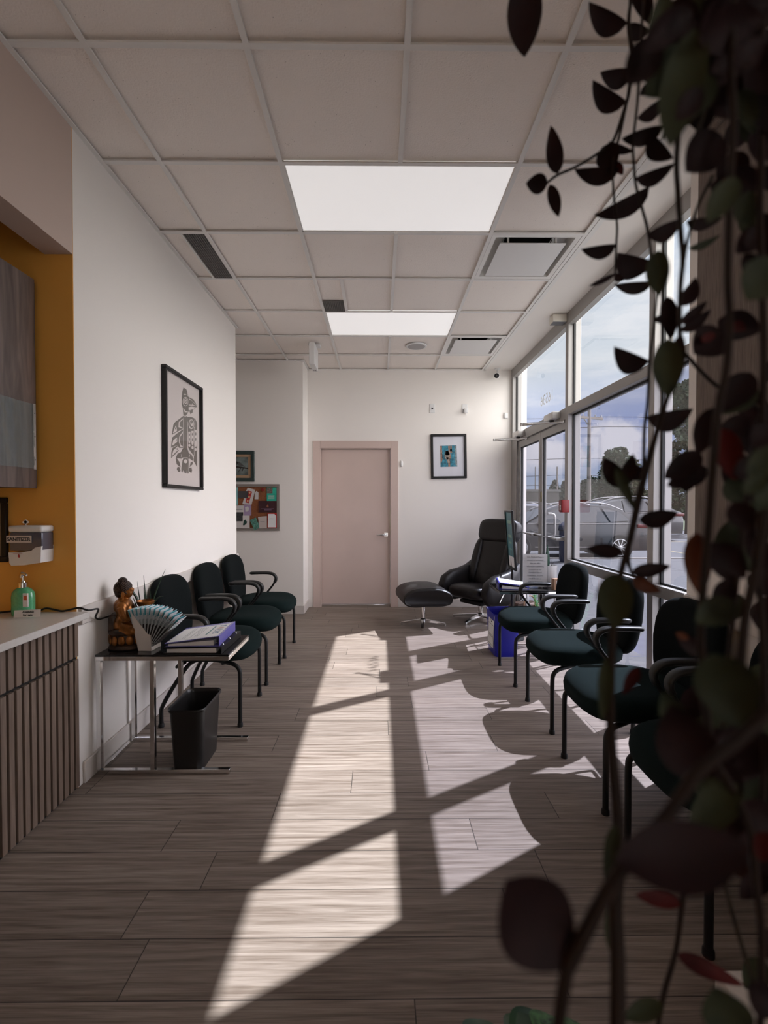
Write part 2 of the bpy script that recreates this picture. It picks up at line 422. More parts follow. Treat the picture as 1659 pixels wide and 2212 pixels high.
# passage walls
b = B(); b.box(-3.4, 5.68, 0, -0.935, YB + 0.1, ZC + 0.06); struct(b.build('wall_alcove', WHITE, smooth=False))
b = B(); b.box(-3.46, 4.56, 0, -3.4, 5.72, ZC + 0.06); struct(b.build('wall_far_left', WHITE, smooth=False))
# far wall with door opening
dx0, dx1, dz = -0.774, 0.144, 2.064
b = B(); b.box(-0.935, YB, 0, dx0, YB + 0.1, ZC + 0.06); b.box(dx1, YB, 0, 1.90, YB + 0.1, ZC + 0.06); b.box(dx0, YB, dz, dx1, YB + 0.1, ZC + 0.06)
struct(b.build('wall_back', WHITE, smooth=False))
b = B(); b.box(-2.02, -2.66, 0, 1.9, -2.6, ZC + 0.06); struct(b.build('wall_front', WHITE, smooth=False))
# right solid wall (towards the camera)
b = B(); b.box(XW, -1.2, 0, 1.90, 2.335, ZC + 0.10); b.box(XW, -2.6, 0, 1.90, -2.3, ZC + 0.10); b.box(XW, -2.3, 0, 1.90, -1.2, 0.79); b.box(XW, -2.3, 2.96, 1.90, -1.2, ZC + 0.10)
struct(b.build('wall_right', WHITE, smooth=False))
# bulkhead over reception
b = B(); b.box(-1.55, -2.6, 2.488, XL, 2.186, ZC)
struct(b.build('trim_bulkhead', TAUPE, smooth=False))
# chair rails and baseboards
def rail(name, x0, y0, x1, y1, z0, z1, m=TRIM):
    b = B(); b.box(x0, y0, z0, x1, y1, z1, 0.003, 1); return struct(b.build(name, m))
rail('trim_chair_rail_left', XL, 2.20, XL + 0.018, 4.635, 0.765, 0.85)
rail('trim_chair_rail_right', XW - 0.018, -2.6, XW, 2.335, 0.79, 0.88)
rail('baseboard_left', XL, 2.22, XL + 0.014, 4.634, 0, 0.105)
rail('baseboard_passage', -3.4, 4.62, XL, 4.634, 0, 0.105)
rail('baseboard_alcove', -3.4, 5.666, -0.921, 5.68, 0, 0.105)
rail('baseboard_corner', -0.935, 5.68, -0.921, YB, 0, 0.105)
rail('baseboard_back', 0.235, YB - 0.014, 1.70, YB, 0, 0.105)
rail('baseboard_right', XW - 0.014, -2.6, XW, 2.335, 0, 0.105)

# ---- door in the far wall
cas = B(); cas.box(-0.864, YB - 0.016, 0, dx0 + 0.004, YB, 2.154, 0.002, 1); cas.box(dx1 - 0.004, YB - 0.016, 0, 0.234, YB, 2.154, 0.002, 1)
cas.box(dx0 + 0.004, YB - 0.016, dz - 0.004, dx1 - 0.004, YB, 2.154, 0.002, 1)
struct(cas.build('trim_door_casing', BEIGE))
jb = B(); jb.box(dx0, YB, 0, dx0 + 0.012, YB + 0.1, dz); jb.box(dx1 - 0.012, YB, 0, dx1, YB + 0.1, dz); jb.box(dx0, YB, dz - 0.012, dx1, YB + 0.1, dz)
struct(jb.build('trim_door_jamb', BEIGE, smooth=False))
d = B(); d.box(dx0 + 0.014, YB + 0.035, 0.035, dx1 - 0.014, YB + 0.08, dz - 0.016)
DOOR = mat('pinkish beige door panel', (0.60, 0.47, 0.42), 0.4, var=(3, 0.03))
door = struct(d.build('door_1', DOOR, smooth=False))
h = B(); h.box(0.052, YB + 0.027, 0.915, 0.104, YB + 0.036, 0.967, 0.002, 1); h.tube([(0.078, YB + 0.03, 0.942), (0.078, YB - 0.018, 0.942), (0.06, YB - 0.028, 0.942), (-0.045, YB - 0.028, 0.938)], 0.009, 10)
h.build('door_handle', CHROME, door)
h = B(); h.box(dx0 + 0.012, YB + 0.02, 0.0, dx1 - 0.012, YB + 0.08, 0.032, 0.003, 1); h.build('door_sweep', CHROME, door)

# ---- ceiling
gx = [-3.4, -2.945, -2.335, -1.7256, -1.116, -0.5065, 0.103, 0.7125, 1.322]
gy = [-2.6, -2.467, -1.857, -1.248, -0.638, -0.029, 0.581, 1.191, 1.80, 2.41, 3.02, 3.63, 4.24, 4.85, 5.46, YB]
hole = {(5, 9), (6, 9), (5, 12), (6, 12), (7, 10), (7, 13), (5, 6), (6, 6)}
b = B()
for i in range(len(gx)):
    xa = gx[i]; xb = gx[i + 1] if i + 1 < len(gx) else 1.36
    for j in range(len(gy) - 1):
        if (i, j) in hole: continue
        if i == len(gx) - 1: pass
        b.box(xa + 0.001, gy[j] + 0.001, ZC + 0.016, xb - 0.001, gy[j + 1] - 0.001, ZC + 0.032)
ceil = struct(b.build('ceiling', TILE, smooth=False))
b = B()
T = 0.012
for x in gx[1:]:
    if x == 0.103:
        for y0, y1 in ((-2.6, 0.581), (1.191, 2.41), (3.02, 4.24), (4.85, YB)): b.box(x - T, y0, ZC - 0.002, x + T, y1, ZC + 0.006)
    else: b.box(x - T, -2.6, ZC - 0.002, x + T, YB, ZC + 0.006)
for i in range(len(gy) - 1):
    y = gy[i]
    for k in range(len(gx)):
        xa = gx[k] + T; xb = (gx[k + 1] - T) if k + 1 < len(gx) else 1.36
        if i > 0 and not (k == 5 and i in (9, 10, 12, 13, 6, 7) and False): b.box(xa, y - T, ZC - 0.0015, xb, y + T, ZC + 0.006)
# wall angles
b.box(XL, 2.19, ZC - 0.003, XL + 0.022, 4.62, ZC + 0.004); b.box(-1.55, 4.62, ZC - 0.003, XL + 0.022, 4.642, ZC + 0.004)
b.box(XL - 0.0, -2.6, ZC - 0.003, XL + 0.022, 2.19, ZC + 0.004)
b.box(-3.4, 5.658, ZC - 0.003, -0.935, 5.68, ZC + 0.004); b.box(-0.935, 5.66, ZC - 0.003, -0.913, YB, ZC + 0.004)
b.box(-0.935, YB - 0.022, ZC - 0.003, 1.36, YB, ZC + 0.004)
b.box(1.338, -2.6, ZC - 0.003, 1.372, YB, ZC + 0.008)
b.box(-1.285, 3.02, ZC - 0.002, -1.27, 3.63, ZC + 0.006)      # splits the grille cell
b.box(-0.312, 3.63, ZC - 0.002, -0.288, 4.24, ZC + 0.006)
b.build('grid_bar', GRID, ceil, smooth=False)
b = B(); b.box(1.36, -2.6, ZC, 1.75, YB, ZC + 0.10); b.build('plaster_strip', WHITE, ceil, smooth=False)
b = B(); b.box(-3.46, -2.66, ZC + 0.32, 1.9, YB + 0.1, ZC + 0.42); b.build('slab', mat('dark void', (0.05, 0.05, 0.05), 0.9), ceil, smooth=False)

# ---- window wall
def bar(b, y0, y1, z0, z1, xi=XR, xo=1.815): b.box(xi, y0, z0, xo, y1, z1, 0.0015, 1)
yA0, yA1, yB0, yB1, yE = 4.222, 4.286, 2.890, 2.952, 2.335
ZS0, ZS1, ZT0, ZT1, ZH = 0.765, 0.835, 2.15, 2.22, 2.96
fr = B()
bar(fr, yA0, yA1, 0, ZC + 0.02); bar(fr, yB0, yB1, 0, ZC + 0.02); bar(fr, 5.985, YB, 0, ZC + 0.02); bar(fr, yE, yE + 0.03, 0, ZC + 0.02, 1.712)
def segs(f):
    for y0, y1 in ((yE + 0.03, yB0), (yB1, yA0)): f(y0, y1)
segs(lambda a, c: bar(fr, a, c, ZS0, ZS1)); segs(lambda a, c: bar(fr, a, c, ZT0, ZT1)); segs(lambda a, c: bar(fr, a, c, 0.0, 0.075))
bar(fr, yA1, 5.985, ZT0 - 0.035, ZT1)
for a, c in ((yE + 0.03, yB0), (yB1, yA0), (yA1, 5.985)):
    fr.box(XR, a, ZH, 1.755, c, ZC, 0.0015, 1); fr.box(1.755, a, 3.055, 1.815, c, 3.14)
win = struct(fr.build('window_1', ALU))
gk = B()
def gasket(a, c, z0, z1):
    for x in (1.750, 1.762):
        pass
    gk.box(1.745, a, z0, 1.762, a + 0.006, z1); gk.box(1.745, c - 0.014, z0, 1.762, c, z1)
    gk.box(1.745, a, z0, 1.762, c, z0 + 0.012); gk.box(1.745, a, z1 - 0.014, 1.762, c, z1)
for a, c in ((yE + 0.03, yB0), (yB1, yA0)):
    for z0, z1 in ((0.075, ZS0), (ZS1, ZT0), (ZT1, 3.055)): gasket(a, c, z0, z1)
gasket(yA1, 5.985, ZT1, 3.055)
gk.build('gasket', GASKET, win, smooth=False)
pb = B()
for a, c in ((yE + 0.03, yB0), (yB1, yA0), (yA1, 5.985)): pb.face([(1.757, a, ZT1), (1.757, c, ZT1), (1.757, c, 3.055), (1.757, a, 3.055)])
pb.build('clear_pane', GLASSC, win, smooth=False)
pb = B()
for a, c in ((yE + 0.03, yB0), (yB1, yA0)):
    for z0, z1 in ((0.075, ZS0), (ZS1, ZT0)): pb.face([(1.757, a, z0), (1.757, c, z0), (1.757, c, z1), (1.757, a, z1)])
pb.build('tinted_pane', GLASST, win, smooth=False)
# made-up window behind the camera, added to let fill light in
w2 = B()
for q in ((-2.3, 0.79, -2.24, 2.96), (-1.26, 0.79, -1.2, 2.96), (-2.24, 0.79, -1.26, 0.85), (-2.24, 2.90, -1.26, 2.96), (-2.24, 2.15, -1.26, 2.21)): w2.box(1.72, q[0], q[1], 1.80, q[2], q[3])
w2o = struct(w2.build('window_fill', ALU, smooth=False))
w2 = B(); w2.face([(1.757, -2.24, 0.85), (1.757, -1.26, 0.85), (1.757, -1.26, 2.9), (1.757, -2.24, 2.9)]); w2.build('pane', GLASSC, w2o, smooth=False)
# glazed double door
def leaf(nm, y0, y1):
    f = B(); s = 0.052; xi, xo = 1.722, 1.768
    f.box(xi, y0, 0.01, xo, y0 + s, ZT0 - 0.04); f.box(xi, y1 - s, 0.01, xo, y1, ZT0 - 0.04)
    f.box(xi, y0 + s, 0.01, xo, y1 - s, 0.16); f.box(xi, y0 + s, ZT0 - 0.115, xo, y1 - s, ZT0 - 0.04)
    o = struct(f.build(nm, ALU, smooth=False))
    g = B(); a, c, z0, z1 = y0 + s, y1 - s, 0.16, ZT0 - 0.115
    g.box(1.735, a, z0, 1.755, a + 0.008, z1); g.box(1.735, c - 0.012, z0, 1.755, c, z1); g.box(1.735, a, z1 - 0.01, 1.755, c, z1); g.box(1.735, a, z0, 1.755, c, z0 + 0.01)
    g.build('gasket', GASKET, o, smooth=False)
    p = B(); p.face([(1.745, a, z0), (1.745, c, z0), (1.745, c, z1), (1.745, a, z1)]); p.build('pane', GLASST, o, smooth=False)
    p = B(); p.tube([(1.722, y0 + 0.03, 1.01), (1.645, y0 + 0.03, 1.01), (1.645, y1 - 0.03, 1.01), (1.722, y1 - 0.03, 1.01)], 0.016, 12)
    p.build('push_bar', ALU, o)
    return o
lf1 = leaf('door_2', yA1 + 0.004, 5.00); lf2 = leaf('door_3', 5.008, 5.78)
p = B(); p.tube([(1.768, 4.90, 1.235), (1.80, 4.90, 1.235), (1.83, 4.89, 1.225), (1.835, 4.88, 1.20), (1.835, 4.88, 1.03), (1.83, 4.89, 1.0), (1.80, 4.90, 0.99), (1.768, 4.90, 0.99)], 0.013, 12)
p.build('pull_handle', ALU, lf1)
p = B(); p.box(1.712, 4.952, 1.36, 1.723, 4.985, 1.47, 0.008, 2); p.build('lock_plate', mat('aged brass', (0.20, 0.16, 0.08), 0.4, 0.8), lf1)
p = B(); p.box(XR, 5.79, 0, 1.78, 5.985, ZT0 - 0.035); p.box(XR, 5.79, 0, 1.705, 5.80, ZT0)
struct(p.build('trim_door_side_panel', ALU, smooth=False))

# house number on the glass, reads from outside
o = text('16536', 0.155, mat('white vinyl', (0.60, 0.60, 0.60), 0.6), None, (1.7595, 4.93, 2.45), (R(90), 0, R(90)), name='house_number', ext=0.0003)
tag(o, 'white house number 16536 on the glass above the entrance doors, mirrored from inside', 'number')

# roller blind beside the window, towards the camera
RB = mat('taupe woven blind', (0.17, 0.135, 0.115), 0.9, var=(240, 0.25, (1, 1, 0.04)))
r_ = thing('roller_blind', 'dark taupe woven roller blind lowered over the wall beside the windows', 'blind', (1.530, 0.1, 1.075))
b = B(); b.box(-0.003, -0.3, 0.02, 0.003, 2.15, 1.96); b.build('cloth', RB, r_, smooth=False)
b = B(); b.box(-0.008, -0.3, 0, 0.008, 2.15, 0.022, 0.003, 1); b.build('bottom_rail', TAUPE, r_)
b = B(); b.tube([(-0.01, -0.3, 1.985), (-0.01, 2.15, 1.985)], 0.025, 16); b.build('roller', RB, r_)
# ================================================================== CEILING FITTINGS
PANEL = mat('light diffuser', (0.8, 0.79, 0.78), 0.5, emit=(1.0, 0.965, 0.955, PANEL_STRENGTH))
def ceiling_light(x0, y0, label):
    w, d = 1.2192, 0.6096
    t = thing('ceiling_light', label, 'ceiling light', (x0 + w / 2, y0 + d / 2, ZC + 0.008), group='flat light panels in the ceiling')
    b = B(); a, c = w / 2 - 0.013, d / 2 - 0.013
    b.face([(-a, -c, 0), (a, -c, 0), (a, c, 0), (-a, c, 0)]); b.box(-a, -c, 0.001, a, c, 0.03); b.build('diffuser', PANEL, t, smooth=False)
    f = B()
    for q in ((-a, -c, a, -c + 0.006), (-a, c - 0.006, a, c), (-a, -c, -a + 0.006, c), (a - 0.006, -c, a, c)): f.box(q[0], q[1], -0.004, q[2], q[3], 0.001)
    f.build('frame', GRID, t, smooth=False)
ceiling_light(-0.5065, 2.41, 'large rectangular glowing ceiling panel, the nearer and bigger looking of two')
ceiling_light(-0.5065, 4.24, 'rectangular glowing ceiling panel further back, nearer the beige door')
ceiling_light(-0.5065, 0.581, 'rectangular glowing ceiling panel above the camera, out of sight')

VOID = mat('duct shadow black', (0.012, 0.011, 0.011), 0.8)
def diffuser(x0, y0, label):
    w = 0.6096
    t = thing('air_diffuser', label, 'air vent', (x0 + w / 2, y0 + w / 2, ZC), group='square plaque air diffusers')
    f = B(); a = w / 2 - 0.014; i = 0.262; z = 0.085
    o1 = [(-a, -a, 0), (a, -a, 0), (a, a, 0), (-a, a, 0)]; o2 = [(-a + .03, -a + .03, 0.004), (a - .03, -a + .03, 0.004), (a - .03, a - .03, 0.004), (-a + .03, a - .03, 0.004)]
    o3 = [(-i, -i, z), (i, -i, z), (i, i, z), (-i, i, z)]; o4 = [(-.16, -.20, z + .004), (.16, -.20, z + .004), (.16, .20, z + .004), (-.16, .20, z + .004)]
    f.loft([o1, o2, o3, o4], capa=False, capb=False); f.build('frame', GRID, t, ang=20)
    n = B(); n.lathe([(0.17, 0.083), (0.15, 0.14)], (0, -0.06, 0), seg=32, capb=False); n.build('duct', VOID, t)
    p = B(); p.box(-0.222, -0.205, -0.004, 0.222, 0.235, 0.002, 0.002, 1); p.build('plaque', WPLAST, t)
    for sx in (-0.16, 0.16):
        for sy in (-0.18, 0.18): q = B(); q.box(sx - 0.006, sy - 0.006, 0.002, sx + 0.006, sy + 0.006, 0.085); q.build('bracket', GRID, t, smooth=False)
diffuser(0.7125, 3.02, 'square white air diffuser beside the large ceiling panel near the windows')
diffuser(0.7125, 4.85, 'square white air diffuser at the far end of the ceiling by the security camera')
GRILLE = mat('dark eggcrate grille', (0.055, 0.052, 0.05), 0.6)
def grille(x0, y0, x1, y1, label, nx, ny):
    t = thing('ceiling_grille', label, 'air grille', ((x0 + x1) / 2, (y0 + y1) / 2, ZC))
    w, d = (x1 - x0) / 2, (y1 - y0) / 2
    b = B(); b.box(-w, -d, 0.003, w, d, 0.005); b.build('backing', mat('grille depth', (0.03, 0.028, 0.027), 0.8), t, smooth=False)
    b = B()
    for i in range(nx + 1):
        x = -w + 2 * w * i / nx; b.box(x - 0.0014, -d, -0.003, x + 0.0014, d, 0.004)
    for i in range(ny + 1):
        y = -d + 2 * d * i / ny; b.box(-w, y - 0.0014, -0.003, w, y + 0.0014, 0.004)
    b.build('mesh', mat('grille metal', (0.22, 0.21, 0.20), 0.5), t, smooth=False)
grille(-1.262, 3.034, -1.130, 3.618, 'long dark metal grille in the ceiling beside the white wall with the raven print', 9, 40)
grille(-0.492, 4.03, -0.314, 4.226, 'small square dark grille in the ceiling just before the far light panel', 12, 13)
t = thing('ceiling_speaker', 'round white speaker flush in the ceiling tiles near the far wall', 'speaker', (0.40, 5.155, ZC + 0.006))
b = B(); b.lathe([(0.098, -0.010), (0.112, -0.008), (0.116, 0.0)], seg=40); b.build('rim', WPLAST, t)
b = B(); b.lathe([(0.0001, -0.0125), (0.06, -0.0125), (0.095, -0.0108), (0.097, -0.009)], seg=40, capb=False); b.build('mesh_cover', mat('speaker mesh', (0.42, 0.40, 0.39), 0.7), t)

t = thing('exit_sign', 'white box sign hanging from the ceiling, seen edge-on left of the beige door', 'sign', (-0.725, 5.13, ZC))
b = B(); b.box(-0.03, -0.145, -0.245, 0.03, 0.145, -0.012, 0.004, 1); b.build('housing', WPLAST, t)
b = B(); b.box(-0.05, -0.05, -0.014, 0.075, 0.06, 0.004, 0.003, 1); b.build('mount', WPLAST, t)
for q in ((-0.014, 0.075), (0.002, 0.085)): b = B(); b.box(q[0], q[1], -0.2465, q[0] + 0.010, q[1] + 0.02, -0.2445); b.build('label_plate', INKG, t, smooth=False)

t = thing('security_camera', 'small white security camera with black lens face under the ceiling corner', 'camera', (1.50, 5.98, ZC - 0.0))
b = B(); b.lathe([(0.035, -0.012), (0.038, -0.001)], seg=24); b.tube([(0, 0, -0.01), (0.0, -0.0, -0.05), (-0.01, -0.02, -0.075)], 0.009, 10); b.build('bracket', WPLAST, t)
Mx = Matrix.Translation((-0.02, -0.055, -0.105)) @ Euler((R(105), 0, R(-18))).to_matrix().to_4x4()
b = B(); b.lathe([(0.026, -0.045), (0.034, -0.04), (0.034, 0.045), (0.032, 0.05)], seg=28, M=Mx); b.build('body', WPLAST, t)
b = B(); b.lathe([(0.0001, 0.056), (0.026, 0.055), (0.031, 0.049)], seg=28, capb=False, M=Mx); b.build('lens_face', BLACK, t)
b = B(); b.lathe([(0.0001, 0.060), (0.010, 0.058), (0.012, 0.055)], seg=20, capb=False, M=Mx); b.build('lens', mat('lens ring', (0.15, 0.15, 0.15), 0.2, 0.5), t)

t = thing('door_contact_box', 'beige plastic box fixed above the window frame under the ceiling', 'sensor', (1.64, 4.30, 3.03))
b = B(); b.box(-0.07, -0.05, -0.035, 0.06, 0.05, 0.035, 0.008, 2); b.build('housing', mat('ivory plastic', (0.70, 0.66, 0.58), 0.5), t)
b = B(); b.box(-0.064, -0.044, -0.037, 0.054, 0.044, -0.034); b.build('seam', INKG, t, smooth=False)

# door closers
def closer(y, label):
    t = thing('door_closer', label, 'door closer', (XR, y, 2.178), group='door closers above the glass doors')
    b = B(); b.box(-0.075, -0.12, -0.032, 0, 0.12, 0.032, 0.006, 2); b.build('body', mat('closer silver', (0.62, 0.60, 0.58), 0.4, 0.2), t)
    b = B(); b.lathe([(0.022, -0.055), (0.022, -0.03)], (-0.04, -0.01, 0), 16); b.build('spindle', BLACK, t)
    b = B(); b.tube([(-0.04, -0.01, -0.05), (-0.315, 0.05, -0.056)], 0.010, 10); b.build('main_arm', CHROME, t)
    b = B(); b.tube([(-0.315, 0.05, -0.070), (0.012, -0.165, -0.075)], 0.008, 10); b.lathe([(0.014, -0.078), (0.014, -0.048)], (-0.315, 0.05, 0), 14); b.build('forearm', CHROME, t)
    b = B(); b.box(0.002, -0.195, -0.088, 0.022, -0.145, -0.060, 0.003, 1); b.build('shoe', CHROME, t)
closer(4.52, 'silver door closer with folded arm on the nearer glass door leaf')
closer(5.62, 'silver door closer on the far glass door leaf beside the back wall')

RED = mat('red plastic', (0.22, 0.004, 0.004), 0.4)
t = thing('fire_alarm_station', 'red fire alarm box on the window mullion beside the glass door', 'fire alarm', (XR, 4.205, 1.318))
b = B(); b.box(-0.068, -0.035, -0.057, 0, 0.035, 0.057, 0.005, 2); b.build('housing', RED, t)
b = B(); b.box(-0.0745, -0.030, -0.050, -0.067, 0.030, 0.052, 0.003, 1); b.build('front_plate', mat('darker red plastic', (0.17, 0.004, 0.004), 0.4), t)
b = B(); b.box(-0.0755, -0.024, -0.034, -0.0743, 0.008, 0.006); pl = b.build('sticker', PAPER, t, smooth=False)
text('5R', 0.028, INK, pl, (-0.0757, -0.008, -0.012), (R(90), 0, R(-90)))

# ================================================================== FAR WALL
def wall_plate(name, label, cat, x, z, w, h, m=WPLAST): 
    t = thing(name, label, cat, (x, YB, z)); b = B(); b.box(-w / 2, -0.006, -h / 2, w / 2, 0, h / 2, 0.002, 1); b.build('plate', m, t); return t
t = wall_plate('cable_outlet', 'white wall plate with one dark socket high above the owl picture', 'wall outlet', 0.675, 2.574, 0.07, 0.114)
b = B(); b.box(-0.010, -0.009, -0.008, 0.010, -0.005, 0.008); b.build('socket', INK, t, smooth=False)
t = wall_plate('power_outlet', 'white wall outlet with a plugged-in white adaptor high on the far wall', 'wall outlet', 1.095, 2.572, 0.07, 0.114)
b = B(); b.box(-0.012, -0.045, -0.060, 0.034, -0.006, -0.002, 0.004, 2); b.build('adaptor', WPLAST, t)
b = B(); b.tube([(0.01, -0.03, -0.06), (0.012, -0.03, -0.075), (0.02, -0.02, -0.082), (0.026, -0.012, -0.07)], 0.0025, 6); b.build('cord', WPLAST, t)
t = wall_plate('motion_sensor', 'small white motion sensor box on the far wall next to the glass doors', 'sensor', 1.628, 2.482, 0.055, 0.078)
b = B(); b.box(-0.024, -0.028, -0.036, 0.024, -0.005, 0.036, 0.008, 2); b.build('cover', WPLAST, t)
t = wall_plate('door_chime', 'small white oval chime button on the wall right of the beige door', 'button', 0.276, 1.862, 0.022, 0.08)
b = B(); b.sup((0.003, -0.012, 0.0), (0.034, 0.02, 0.078), 0.7); b.build('cover', WPLAST, t)

# picture helpers
def frame_bars(b, w, h, fw, dpt, y0=0.0, bev=0.003):
    b.box(-w / 2, -dpt, h / 2 - fw, w / 2, y0, h / 2, bev, 1); b.box(-w / 2, -dpt, -h / 2, w / 2, y0, -h / 2 + fw, bev, 1)
    b.box(-w / 2, -dpt, -h / 2 + fw, -w / 2 + fw, y0, h / 2 - fw, bev, 1); b.box(w / 2 - fw, -dpt, -h / 2 + fw, w / 2, y0, h / 2 - fw, bev, 1)
def flat(name, pts, m, parent, y, ):
    b = B(); b.face([(p[0], y, p[1]) for p in pts]); return b.build(name, m, parent, smooth=False)
def ell(cx, cz, rx, rz, n=20, a0=0.0): return [(cx + rx * math.cos(a0 + 2 * PI * k / n), cz + rz * math.sin(a0 + 2 * PI * k / n)) for k in range(n)]
def polyset(name, polys, m, parent, y, th=0.0006):
    b = B()
    for p in polys: b.prism([(q[0], y, q[1]) for q in p], (0, th, 0))
    return b.build(name, m, parent, smooth=False)

# owl picture (front is -Y)
t = thing('owl_picture', 'framed painting of a grey owl on a birch trunk, white mat, black frame', 'framed picture', (0.888, YB - 0.001, 1.956), rot=(0, R(-0.9), 0))
W_, H_ = 0.462, 0.575
b = B(); frame_bars(b, W_, H_, 0.030, 0.024); b.build('frame', BLACK, t)
flat('mat_board', [(-.205, -.262), (.205, -.262), (.205, .262), (-.205, .262)], mat('cool white mat board', (0.68, 0.68, 0.73), 0.8), t, -0.006)
u = lambda x, y: ((x - 805) / 3480.0, (935 - y) / 3480.0 * 1.0)
BLUE = mat('teal blue paint', (0.045, 0.22, 0.30), 0.8, var=(26, 0.6))
art = flat('painting', [u(430, 1410), u(1190, 1400), u(1165, 440), u(425, 455)], BLUE, t, -0.0065)
polyset('birch_trunk', [[u(455, 1250), u(530, 1080), u(500, 460), u(430, 460), u(440, 1240)], [u(780, 1405), u(870, 1405), u(860, 1100), u(870, 460), u(785, 460), u(800, 700)],
        [u(870, 800), u(960, 800), u(950, 460), u(890, 460)], [u(865, 1060), u(925, 1010), u(900, 830), u(865, 830)]], mat('pinkish bark paint', (0.33, 0.20, 0.14), 0.8, var=(40, 0.5)), art, -0.0072)
polyset('pale_trunk', [[u(1110, 1300), u(1180, 1380), u(1160, 460), u(1095, 460)], [u(870, 720), u(955, 720), u(950, 600), u(880, 600)]], mat('grey green bark paint', (0.20, 0.24, 0.24), 0.8, var=(40, 0.6)), art, -0.0072)
polyset('owl', [ell(*u(735, 880), 0.034, 0.056, 22), ell(*u(745, 790), 0.035, 0.030, 20), [u(690, 960), u(800, 980), u(840, 1180), u(790, 1270), u(740, 1180)]], mat('owl plumage paint', (0.34, 0.29, 0.24), 0.8, var=(130, 0.8)), art, -0.0080)
polyset('owl_outline', [[u(640, 900), u(660, 700), u(740, 670), u(820, 700), u(820, 712), u(740, 688), u(676, 715), u(660, 900)], [u(530, 1020), u(640, 1010), u(640, 1022), u(530, 1034)], [u(800, 1050), u(960, 1060), u(960, 1072), u(800, 1066)],
        [u(500, 1000), u(515, 830), u(525, 830), u(525, 1010)]], mat('dark brown paint', (0.03, 0.022, 0.02), 0.8), art, -0.0088)
b = B(); b.face([(-.204, -.014, -.261), (.204, -.014, -.261), (.204, -.014, .261), (-.204, -.014, .261)]); b.build('glass', PICGLASS, t, smooth=False)

# small bird picture on the alcove wall
t = thing('bird_picture', 'small framed picture of a bird on a branch above the notice board', 'framed picture', (-1.735, 5.679, 1.797))
b = B(); frame_bars(b, 0.43, 0.37, 0.042, 0.026); b.build('frame', mat('dark green painted frame', (0.025, 0.045, 0.042), 0.35), t)
b = B(); frame_bars(b, 0.348, 0.288, 0.034, 0.014); b.build('inner_frame', mat('tan wood', (0.42, 0.27, 0.16), 0.5), t)
art = flat('painting', [(-.14, -.11), (.14, -.11), (.14, .11), (-.14, .11)], mat('grey green wash', (0.16, 0.19, 0.18), 0.9, var=(12, 0.5)), t, -0.006)
polyset('bird', [[(0.0, 0.05), (0.03, 0.055), (0.07, 0.02), (0.10, -0.005), (0.07, 0.0), (0.03, 0.005), (0.005, 0.03)], [(-0.05, 0.03), (-.02, 0.06), (0.02, 0.055), (0.01, 0.02), (-.03, 0.0)]], mat('bird grey', (0.09, 0.09, 0.085), 0.9), art, -0.0066)
polyset('branch', [[(-.14, 0.0), (0.0, 0.002), (0.14, -0.02), (0.14, -0.035), (0.0, -0.018), (-.14, -0.025)], [(0.045, -0.02), (0.055, -0.02), (0.02, -0.075), (0.012, -0.075)], [(0.075, -.02), (0.085, -.02), (0.07, -.06), (0.06, -.06)]], mat('branch brown', (0.035, 0.025, 0.02), 0.9), art, -0.0070)

# notice board
NBx, NBz = -1.217, 1.30
t = thing('notice_board', 'cork notice board with grey frame on the alcove wall, left of the beige door', 'notice board', (-1.64, 5.679, 1.298))
b = B(); frame_bars(b, 0.846, 0.565, 0.036, 0.020); b.build('frame', mat('grey brown frame', (0.22, 0.185, 0.165), 0.6), t)
flat('cork', [(-.39, -.25), (.39, -.25), (.39, .25), (-.39, .25)], mat('cork', (0.25, 0.085, 0.03), 0.9, var=(150, 0.35)), t, -0.008)
def nb(x, y):   # crop pixels of the board -> board-wall coordinates
    p = onY(500 + x / 11.06, 960 + y / 11.06, 5.668); return (p.x, p.z)
_k = [0]
def card(nm, quad, m, label, cat='card'):
    _k[0] += 1
    pts = [nb(*q) for q in quad]; cx = sum(p[0] for p in pts) / len(pts); cz = sum(p[1] for p in pts) / len(pts)
    y = 5.6685 - 0.0012 * _k[0]
    b = B(); b.prism([(p[0] - cx, 0, p[1] - cz) for p in pts], (0, 0.0007, 0)); o = b.build(nm, m, None, smooth=False, loc=(cx, y, cz))
    tag(o, label, cat, 'papers pinned to the notice board')
    def sub(nm2, quad2, m2, dy=0.0005):
        b = B(); q2 = [nb(*q) for q in quad2]; b.prism([(p[0] - cx, -dy - 0.0002, p[1] - cz) for p in q2], (0, 0.0003, 0)); b.build(nm2, m2, o, smooth=False)
    return sub
def bx(x0, y0, x1, y1): return [(x0, y1), (x1, y1), (x1, y0), (x0, y0)]
TEALC = mat('mint teal card', (0.02, 0.42, 0.29), 0.6); PWHITE = mat('card white', (0.62, 0.58, 0.56), 0.7)
DKRED = mat('maroon card', (0.045, 0.008, 0.012), 0.6); LILAC = mat('lilac card', (0.36, 0.26, 0.40), 0.7); REDC = mat('red card', (0.42, 0.02, 0.02), 0.6)
card('leaflet', bx(20, 1025, 160, 1445), mat('pale aqua card', (0.25, 0.50, 0.50), 0.7), 'aqua leaflet at the left edge of the notice board', 'leaflet')
s = card('card', [(260, 1430), (480, 1440), (570, 1085), (390, 1035), (345, 1115)], PWHITE, 'tilted white card with red strip pinned in the upper middle of the board')
s('red_strip', [(335, 1385), (415, 1405), (495, 1130), (405, 1105)], REDC)
for q in ((390, 1350), (420, 1255), (437, 1155)): s('flower', [(q[0] - 26, q[1]), (q[0], q[1] + 26), (q[0] + 26, q[1]), (q[0], q[1] - 26)], mat('pale yellow', (0.7, 0.5, 0.25), 0.7), 0.0009)
